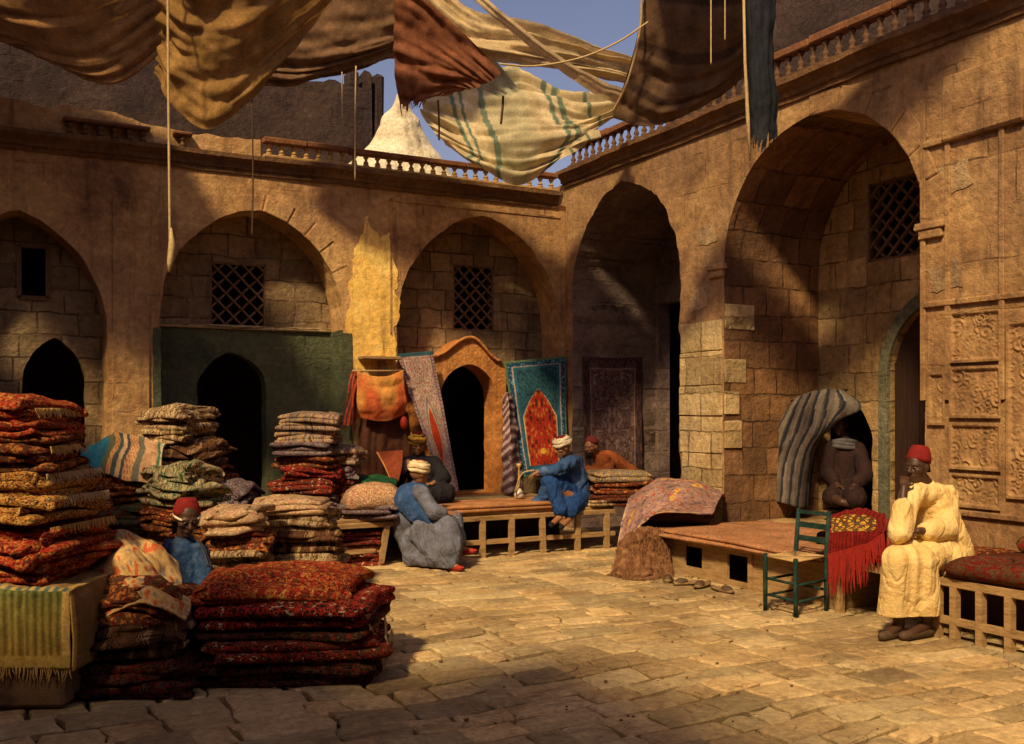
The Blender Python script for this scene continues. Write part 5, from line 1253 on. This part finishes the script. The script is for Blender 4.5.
def person_yellow():
    t = thing('person', 'seated person in long yellow robe and red fez resting cheek on hand', 'person', FL(905, 631)*np.array((1, 1, 0)))
    w = lambda *a: W(*a)
    hip = w(944, 545, 7.55); chest = w(931, 504, 7.5); neck = w(926, 484, 7.45); hd = w(917.5, 467, 7.40)
    face = nrm(-RT*.80-FW*.55+np.array((0, 0, -.10)))
    b = G(); P, M = head(b, hd, face, .98); chain(b, [neck+(0, 0, .0), hd+np.array((0, 0, -.05))], [.055, .05])
    b.cap(chest, hip, .13, .13)
    rs, re, rh = w(912, 494, 7.30), w(899, 533, 7.05), w(904, 487, 7.18)
    ls, le, lh = w(947, 496, 7.55), w(945, 530, 7.30), w(918, 531, 7.08)
    chain(b, [rs, re, rh], [.05, .04, .027]); chain(b, [ls, le, lh], [.05, .04, .027])
    hand(b, rh, w(905, 476, 7.25)-rh, -FW-RT*.3, 1, .7, .95); hand(b, lh, -RT*1.+FW*.1+np.array((0, 0, -.15)), np.array((0, 0, 1.)), 1, .8, .95)
    rk, rf = w(898, 562, 6.98), w(899, 612, 7.12); lk, lf = w(921, 560, 7.02), w(926, 614, 7.15); rt, lt = w(885, 627, 7.02), w(906, 630, 7.03)
    rf[2] = .09; lf[2] = .09; rt[2] = .03; lt[2] = .03
    chain(b, [w(934, 551, 7.45), rk, rf, rt], [.085, .06, .04, .032]); chain(b, [w(950, 551, 7.6), lk, lf, lt], [.085, .06, .04, .032])
    remesh(b, 'body', m_skin, t, .008, 2); eyes(P, .98, t)
    g = G(); chain(g, [neck+np.array((0, 0, -.035)), chest, w(941, 530, 7.5), hip+np.array((0, 0, .02))], [.075, .165, .165, .19])
    g.cap(rs, ls, .085, .09); chain(g, [rs, (rs*.55+re*.45), re, re*.45+rh*.55], [.08, .075, .085, .07]); chain(g, [ls, ls*.5+le*.5, le, le*.35+lh*.65], [.085, .085, .095, .075])
    remesh(g, 'shirt', m_yel, t, .010, 4, (.009, 11, (.55, .3, .8)), 1.)
    g = G(); s1, s2 = w(892, 604, 7.10), w(922, 608, 7.15); k1, k2 = w(897, 560, 7.0), w(922, 560, 7.05)
    s1[2] = s2[2] = .17; chain(g, [hip, k1, w(896, 585, 7.04), s1], [.17, .10, .10, .105]); chain(g, [hip, k2, w(922, 585, 7.1), s2], [.17, .11, .12, .125]); g.cap((k1+k2)/2, (s1+s2)/2, .10, .10)
    g.cap(w(955, 552, 7.6), w(950, 560, 7.3), .14, .12)
    remesh(g, 'robe_skirt', m_yel, t, .010, 4, (.012, 10, (.06, .05, 1)), 2., .17)
    fez(P, M, .98, t, m_fez, .105)
    for a, bb in ((rf, rt), (lf, lt)):
        g = G(); d = nrm((bb-a)*np.array((1, 1, 0))); g.cap(a-d*.03+np.array((0, 0, -.055)), bb+d*.03+np.array((0, 0, .008)), .037, .033); g.build('shoe', m_leather, t, True)
person_yellow()

def person_blue():
    dp = 11.75
    t = thing('person', 'person in bright blue robe and white turban before the teal prayer rug', 'person', W(566, 520, dp))
    w = W; hd = w(563, 448, 11.62); neck = w(569, 457, 11.72); chest = w(573, 470, 11.78); hip = w(577, 499, 11.85)
    face = nrm(-RT*.85-FW*.35+np.array((0, 0, -.25)))
    b = G(); P, M = head(b, hd, face, .95); chain(b, [neck, hd], [.055, .05]); b.cap(chest, hip, .13, .14)
    rs, re, rh = w(571, 462, 11.55), w(555, 470, 11.4), w(538, 472, 11.42); ls, le, lh = w(577, 462, 11.95), w(560, 474, 11.7), w(541, 474, 11.55)
    chain(b, [rs, re, rh], [.05, .04, .027]); chain(b, [ls, le, lh], [.05, .04, .027]); hand(b, rh, -RT*1.-np.array((0, 0, .4)), FW*-.2+np.array((0, 0, 1.)), 1, .9, .95); hand(b, lh, -RT*1.-np.array((0, 0, .2)), np.array((0, 0, 1.)), -1, .9, .95)
    k1, f1, t1 = w(549, 481, 11.45), w(560, 517, 11.38), w(552, 524, 11.28); k2, f2, t2 = w(555, 483, 11.8), w(570, 518, 11.45), w(562, 526, 11.33)
    chain(b, [w(577, 503, 11.65), k1, f1, t1], [.08, .06, .04, .03]); chain(b, [w(580, 503, 11.9), k2, f2, t2], [.08, .06, .04, .03])
    remesh(b, 'body', m_skin_l, t, .009, 2); eyes(P, .95, t)
    g = G(); chain(g, [neck, chest, hip], [.07, .15, .18]); g.cap(rs, ls, .08, .08); chain(g, [rs, re, re*.3+rh*.7], [.075, .065, .055]); chain(g, [ls, le, le*.3+lh*.7], [.075, .065, .055])
    remesh(g, 'shirt', m_blue, t, .012, 3, (.008, 12, (.5, 0, 1)), 4.)
    g = G(); chain(g, [hip, k1, f1+np.array((0, 0, .09))], [.18, .10, .08]); chain(g, [hip, k2, f2+np.array((0, 0, .08))], [.18, .10, .09]); g.cap(hip, f2+np.array((0, 0, .12)), .18, .10)
    remesh(g, 'robe_skirt', m_blue2, t, .012, 3, (.012, 10, (.4, 0, 1)), 5.)
    g = G(); chain(g, [k1+np.array((0, 0, -.1)), w(545, 500, 11.5), w(530, 506, 11.5)], [.10, .10, .05]); g.cap(w(545, 505, 11.6), w(562, 508, 11.6), .07, .09)
    remesh(g, 'robe_hem', m_blue, t, .012, 3, (.010, 10, (1, 0, .3)), 6.)
    turban(P, M, .95, t, [(.72, .62, .42), (.66, .55, .36), (.74, .64, .45)], m_turb_y)
    for a in (t1, t2):
        g = G(); g.cap(a+np.array((.02, .03, .0)), a+np.array((-.03, -.03, -.01)), .036, .03); g.build('slipper', m_black, t, True)
person_blue()

def person_grey():
    t = thing('person', 'person in white turban, blue shawl, grey-blue robe and red slippers at the bench', 'person', FL(448, 572)*np.array((1, 1, 0)))
    w = W; d = 10.45; hd = w(419, 474, d-.05); neck = w(417, 485, d); chest = w(413, 502, d); hip = w(412, 530, d+.12)
    face = nrm(RT*.75+FW*.5+np.array((0, 0, -.1)))
    b = G(); P, M = head(b, hd, face, .98); chain(b, [neck, hd], [.055, .05]); b.cap(chest, hip, .13, .14)
    k1, f1, t1 = w(447, 528, 10.2), w(446, 560, 10.15), w(458, 568, 10.05); k2, f2, t2 = w(452, 522, 10.5), w(458, 548, 10.4), w(470, 551, 10.35)
    f1[2] = .1; t1[2] = .035
    chain(b, [hip, k1, f1, t1], [.09, .06, .04, .03]); chain(b, [hip, k2, f2, t2], [.09, .06, .04, .03])
    rs, re, rh = w(422, 494, d-.2), w(434, 512, d-.3), w(446, 513, 10.2); chain(b, [rs, re, rh], [.05, .04, .027]); hand(b, rh, RT, np.array((0, 0, 1.)), 1, .7, .95)
    ls, le, lh = w(410, 492, d+.2), w(428, 510, d+.1), w(446, 512, 10.45); chain(b, [ls, le, lh], [.05, .04, .027]); hand(b, lh, RT, np.array((0, 0, 1.)), -1, .7, .95)
    remesh(b, 'body', m_skin_l, t, .009, 2); eyes(P, .98, t)
    g = G(); chain(g, [neck+np.array((0, 0, -.02)), w(411, 500, d), w(410, 520, d+.05), hip], [.08, .17, .17, .20]); g.cap(rs, ls, .09, .09); chain(g, [rs, re, rh*.6+re*.4], [.08, .08, .07]); chain(g, [ls, le, lh*.6+le*.4], [.08, .08, .07])
    k = remesh(g, 'robe', m_gblue, t, .011, 4, (.008, 12, (-.5, 0, 1)), 7.)
    g = G(); chain(g, [hip, k1, w(449, 548, 10.15), w(450, 562, 10.14)], [.20, .14, .14, .11]); chain(g, [hip, k2, w(456, 540, 10.4)], [.18, .12, .10]); g.cap(w(425, 532, 10.3), w(438, 556, 10.2), .16, .12); g.cap(hip, w(413, 557, 10.35), .18, .11); g.cap(w(418, 556, 10.3), w(446, 562, 10.18), .10, .09); g.cap(w(418, 535, 10.4), w(440, 535, 10.3), .15, .12)
    remesh(g, 'robe_skirt', m_gblue, t, .011, 4, (.015, 10, (-.4, 0, 1)), 8., .025)
    g = G(); chain(g, [w(417, 491, d), w(411, 500, d-.02), w(420, 512, d-.08), w(432, 520, d-.2)], [.12, .185, .16, .08]); g.cap(w(405, 505, d), w(402, 512, d), .12, .10)
    remesh(g, 'shawl', m_blue, t, .012, 3, (.008, 11, (.7, 0, .6)), 9.)
    turban(P, M, .98, t, [(.72, .60, .36), (.60, .46, .25), (.74, .62, .38)], m_turb_y)
    for a, o_ in ((t1, f1), (t2, f2)):
        dd = nrm((a-o_)*np.array((1, 1, 0))); g = G(); g.cap(a-dd*.10+np.array((0, 0, 0)), a+dd*.03, .038, .030); g.cap(a+dd*.03, a+dd*.07+np.array((0, 0, .012)), .028, .010); g.build('slipper', m_slip, t, True)
person_grey()

def person_dark():
    t = thing('person', 'person in black robe and yellow striped turban sitting behind the grey-blue robed one', 'person', W(424, 500, 11.6)*np.array((1, 1, 0))+np.array((0, 0, .5)))
    w = W; d = 11.55; hd = w(417, 445, d); neck = w(419, 457, d+.05); chest = w(422, 472, d+.05); hip = w(424, 496, d+.1)
    face = nrm(-FW*.9+RT*.25+np.array((0, 0, -.15)))
    b = G(); P, M = head(b, hd, face, .98); chain(b, [neck, hd], [.055, .05]); b.cap(chest, hip, .13, .14)
    rs, re, rh = w(406, 464, d), w(398, 478, d-.1), w(405, 470, d-.3); ls, le, lh = w(434, 464, d), w(444, 478, d-.1), w(432, 484, d-.3)
    chain(b, [rs, re, rh], [.05, .04, .027]); chain(b, [ls, le, lh], [.05, .04, .027]); hand(b, rh, np.array((.3, 0, 1.)), -FW, 1, .6, .9); hand(b, lh, -RT, np.array((0, 0, 1.)), -1, .6, .9)
    k1, k2 = w(398, 494, d-.35), w(446, 493, d-.35); chain(b, [hip, k1, w(420, 498, d-.45)], [.09, .06, .04]); chain(b, [hip, k2, w(430, 498, d-.5)], [.09, .06, .04])
    remesh(b, 'body', m_skin_l, t, .009, 2); eyes(P, .98, t)
    g = G(); chain(g, [neck, chest, hip], [.08, .17, .2]); g.cap(rs, ls, .09, .09); chain(g, [rs, re, re*.4+rh*.6], [.09, .085, .06]); chain(g, [ls, le, le*.4+lh*.6], [.09, .085, .07]); g.cap(hip, k1, .18, .11); g.cap(hip, k2, .18, .12); g.cap(k1, w(425, 497, d-.5), .11, .10); g.cap(k2, w(425, 497, d-.5), .11, .10)
    remesh(g, 'robe', m_black, t, .012, 3, (.009, 11, (.1, 0, 1)), 10.)
    turban(P, M, .98, t, [(.80, .50, .06), (.16, .07, .02), (.85, .54, .07), (.2, .08, .02), (.8, .5, .06)], m_turb_y)
person_dark()

def person_orange():
    t = thing('person', 'bearded person in rust orange robe and maroon cap leaning on rugs', 'person', W(600, 478, 12.7)*np.array((1, 1, 0))+np.array((0, 0, .5)))
    w = W; hd = w(591, 447, 12.55); neck = w(597, 456, 12.65); chest = w(607, 463, 12.75); hip = w(630, 480, 13.0)
    face = nrm(-RT*.55-FW*.75+np.array((0, 0, -.12)))
    b = G(); P, M = head(b, hd, face, .98); chain(b, [neck, hd], [.055, .05]); b.cap(chest, hip, .13, .13)
    rs, re, rh = w(602, 462, 12.5), w(594, 474, 12.3), w(584, 468, 12.3); ls, le, lh = w(612, 458, 12.9), w(606, 473, 12.35), w(592, 472, 12.25)
    chain(b, [rs, re, rh], [.05, .04, .027]); chain(b, [ls, le, lh], [.05, .04, .027]); hand(b, rh, -RT, np.array((0, 0, 1.)), 1, .6, .9); hand(b, lh, -RT, np.array((0, 0, 1.)), -1, .6, .9)
    chain(b, [hip, w(650, 488, 12.95), w(664, 492, 12.95)], [.09, .06, .04])
    remesh(b, 'body', m_skin_l, t, .009, 2); eyes(P, .98, t)
    g = G(); chain(g, [neck, chest, w(620, 472, 12.9), hip, w(650, 488, 12.95)], [.08, .17, .17, .18, .12]); g.cap(rs, ls, .09, .09); chain(g, [rs, re, re*.3+rh*.7], [.08, .08, .06]); chain(g, [ls, le, le*.3+lh*.7], [.08, .08, .06])
    remesh(g, 'robe', m_org, t, .012, 3, (.009, 11, (1, 0, -.5)), 11.)
    g = G(); g.ell(P(.055, 0, -.085), (.05, .05, .055), M, 12); g.build('beard', m_black, t, True)
    fez(P, M, .98, t, m_fezd, .075, False)
person_orange()

m_navy = plain('dark_blue_cotton', (.008, .022, .06), (.02, .05, .12), 8, c=(.09, .14, .22), bump=.6, dist=.02)
def person_boy():
    t = thing('person', 'dark skinned boy in blue shirt and crimson cap amid the front carpet piles', 'person', W(186, 580, 6.95)*np.array((1, 1, 0)))
    w = W; d = 6.9; hd = w(187, 518, d-.05); neck = w(183, 537, d); chest = w(184, 556, d); hip = w(186, 600, d)
    face = nrm(RT*.45-FW*.75+np.array((0, 0, -.35)))
    b = G(); P, M = head(b, hd, face, 1.02, nrm((0, 0, 1.))); chain(b, [neck, hd], [.05, .048]); b.cap(chest, hip, .11, .12)
    rs, re, rh = w(172, 548, d), w(170, 580, d-.08), w(188, 600, d-.2); ls, le, lh = w(198, 550, d), w(206, 574, d-.05), w(200, 600, d-.2)
    chain(b, [rs, re, rh], [.045, .037, .025]); chain(b, [ls, le, lh], [.045, .037, .025]); hand(b, rh, RT-FW*.5, np.array((0, 0, 1.)), 1, .5, .85); hand(b, lh, -FW-RT*.2, np.array((0, 0, 1.)), -1, .5, .85)
    k1, k2 = w(174, 618, d-.35), w(206, 618, d-.35); a1_, a2_ = w(176, 640, d-.2), w(202, 640, d-.2); a1_[2] = a2_[2] = .05
    chain(b, [hip, k1, a1_], [.08, .055, .035]); chain(b, [hip, k2, a2_], [.08, .055, .035])
    remesh(b, 'body', m_skin, t, .008, 2); eyes(P, 1.02, t)
    g = G(); chain(g, [neck+np.array((0, 0, -.02)), chest, hip], [.06, .13, .15]); g.cap(rs, ls, .065, .065); chain(g, [rs, re, re*.5+rh*.5], [.065, .065, .055]); chain(g, [ls, le, le*.5+lh*.5], [.065, .065, .055])
    remesh(g, 'shirt', m_navy, t, .009, 3, (.008, 14, (.3, 0, 1)), 12.)
    g = G(); g.cap(hip, k1, .15, .09); g.cap(hip, k2, .15, .09); remesh(g, 'trousers', m_black, t, .012, 2)
    rows = [[w(196, 540, d-.1), w(203, 545, d-.02)], [w(203, 552, d-.12), w(209, 556, d-.05)], [w(208, 566, d-.14), w(213, 568, d-.1)]]
    cloth('scarf', rows, m_cloth, 10, 30, t, (.01, 3, 'u'), .004, .006, lambda u, v: (.34, .42, .42) if int(u*6) % 2 else (.06, .07, .08), 3.)
    fez(P, M, 1.02, t, m_fez, .09, False, .03, m_white)
    rows = [[P(-.10, -.05, .03), P(-.115, 0, .03), P(-.10, .05, .03)], [P(-.13, -.06, -.08), P(-.15, 0, -.08), P(-.12, .05, -.08)], [P(-.14, -.05, -.2), P(-.16, 0, -.2), P(-.13, .05, -.2)]]
    cloth('head_cloth', rows, m_cloth, 14, 24, t, (.01, 3, 'u'), .006, .006, lambda u, v: (.02, .015, .015), 4.)
person_boy()
rug('folded_rug', 'dark rug the boy sits on between the piles', 'rug', 186, 6.95, 0., .5, .5, .27, c_dark, 2, 110.3, None, nz=.03)

m_ncl = plain('dusky_grey_wool', (.05, .045, .045), (.11, .10, .10), 14)
def person_niche():
    t = thing('person', 'shadowed person in dark robe with grey neckcloth sitting in the niche behind the striped cloak', 'person', RX(846, 505, 1.05))
    w = lambda px, py, x: R_(px, py, x+.33); hd = w(840, 425, 1.02); neck = w(844, 438, 1.08); chest = w(846, 456, 1.1); hip = w(848, 492, 1.12)
    face = nrm(-FW*.75-RT*.55+np.array((0, 0, -.15)))
    b = G(); P, M = head(b, hd, face, 1.0); chain(b, [neck, hd], [.055, .05]); b.cap(chest, hip, .14, .15)
    rs, re, rh = w(833, 448, .95), w(828, 474, .9), w(838, 486, .8); ls, le, lh = w(858, 450, 1.15), w(866, 474, 1.05), w(852, 488, .8)
    chain(b, [rs, re, rh], [.05, .04, .027]); chain(b, [ls, le, lh], [.05, .04, .027]); hand(b, rh, -FW+RT*.3, np.array((0, 0, 1.)), 1, .6, .9); hand(b, lh, -FW-RT*.3, np.array((0, 0, 1.)), -1, .6, .9)
    k1, k2 = w(832, 497, .7), w(856, 499, .72); chain(b, [hip, k1, w(842, 502, .62)], [.09, .06, .04]); chain(b, [hip, k2, w(846, 503, .64)], [.09, .06, .04])
    remesh(b, 'body', m_skin, t, .010, 2); eyes(P, 1.0, t)
    g = G(); chain(g, [neck, chest, hip], [.08, .18, .2]); g.cap(rs, ls, .09, .09); chain(g, [rs, re, re*.4+rh*.6], [.09, .09, .07]); chain(g, [ls, le, le*.4+lh*.6], [.09, .09, .07]); g.cap(hip, k1, .18, .11); g.cap(hip, k2, .18, .11)
    remesh(g, 'robe', plain('dark_maroon_wool', (.014, .007, .006), (.035, .014, .011), 9, bump=.5), t, .012, 3, (.009, 11, (.1, 0, 1)), 13.)
    g = G(); c = neck+np.array((0, 0, -.035))
    for k in range(3): g.tube([c+np.array((.14*math.cos(a)*(1+.12*k), .13*math.sin(a)*(1+.12*k), -.03*k+.012*math.sin(2*a+k))) for a in np.linspace(0, 2*PI, 26)], .026, 7)
    g.build('neckcloth', m_ncl, t, True)
    g = G(); g.ell(P(-.015, 0, .05), (.095, .085, .075), M, 16); g.build('skullcap', m_black, t, True)
person_niche()

# small litter on the floor
g = G(); rr = random.Random(9)
for k in range(70):
    px = rr.uniform(380, 880); py = rr.uniform(570, 730); p = FL(px, py); r = rr.uniform(.004, .013)
    g.ell((p[0], p[1], r*.6+.002), (r*1.4, r, r*.7), None, 6)
props(g.build('pebbles', m_dirt, None, True), 'scattered crumbs of stone over the paving', 'pebbles', kind='stuff')
g = G()
for k in range(420):
    px = rr.gauss(560, 240); py = 560+180*rr.random()**1.3; p = FL(px, py); a = rr.uniform(0, PI); L = rr.uniform(.01, .045)
    if p[0] < -.1 and p[0] > -9: g.bar((p[0]-L*math.cos(a), p[1]-L*math.sin(a), .009), (p[0]+L*math.cos(a), p[1]+L*math.sin(a), .012), .003, .003)
props(g.build('straw_litter', m_rush), 'loose bits of straw and thread strewn on the paving', 'straw', kind='stuff')

# ================================================================== CAMERA, SKY, SUN
cam = bpy.data.cameras.new('camera'); co = bpy.data.objects.new('camera', cam); COL.objects.link(co)
co.location = tuple(CAM); co.rotation_euler = (PI/2, 0, -math.atan2(.469, .8832)); cam.sensor_width = 36; cam.lens = 36*FP/1024; cam.shift_y = (HY-372)/1024; cam.clip_end = 500; cam.clip_start = .05
sc.camera = co
SUN_EL = math.radians(44); hz = np.array((-.77, -.64)); hz = hz/np.linalg.norm(hz)
ts = Vector((hz[0]*math.cos(SUN_EL), hz[1]*math.cos(SUN_EL), math.sin(SUN_EL)))
sl = bpy.data.lights.new('sun', 'SUN'); so = bpy.data.objects.new('sun', sl); COL.objects.link(so); sl.energy = 5; sl.angle = math.radians(4.5); sl.color = (1, .75, .42)
so.rotation_euler = ts.to_track_quat('Z', 'Y').to_euler(); so.location = (0, 0, 20)
wd = bpy.data.worlds.new('World'); sc.world = wd; wd.use_nodes = True; nt = wd.node_tree; nt.nodes.clear()
sk = nt.nodes.new('ShaderNodeTexSky'); sk.sky_type = 'NISHITA'; sk.sun_disc = False; sk.sun_elevation = SUN_EL; sk.sun_rotation = math.atan2(hz[0], hz[1]); sk.dust_density = 2.
bg = nt.nodes.new('ShaderNodeBackground'); bg.inputs[1].default_value = .095; ow = nt.nodes.new('ShaderNodeOutputWorld')
nt.links.new(mix(nt, 1., sk.outputs[0], (1.30, 1.0, 1.0), 'MULTIPLY'), bg.inputs[0]); nt.links.new(bg.outputs[0], ow.inputs[0])
sc.view_settings.view_transform = 'Standard'; sc.view_settings.look = 'None'; sc.view_settings.exposure = 0
sc.cycles.max_bounces = 6; sc.cycles.diffuse_bounces = 4
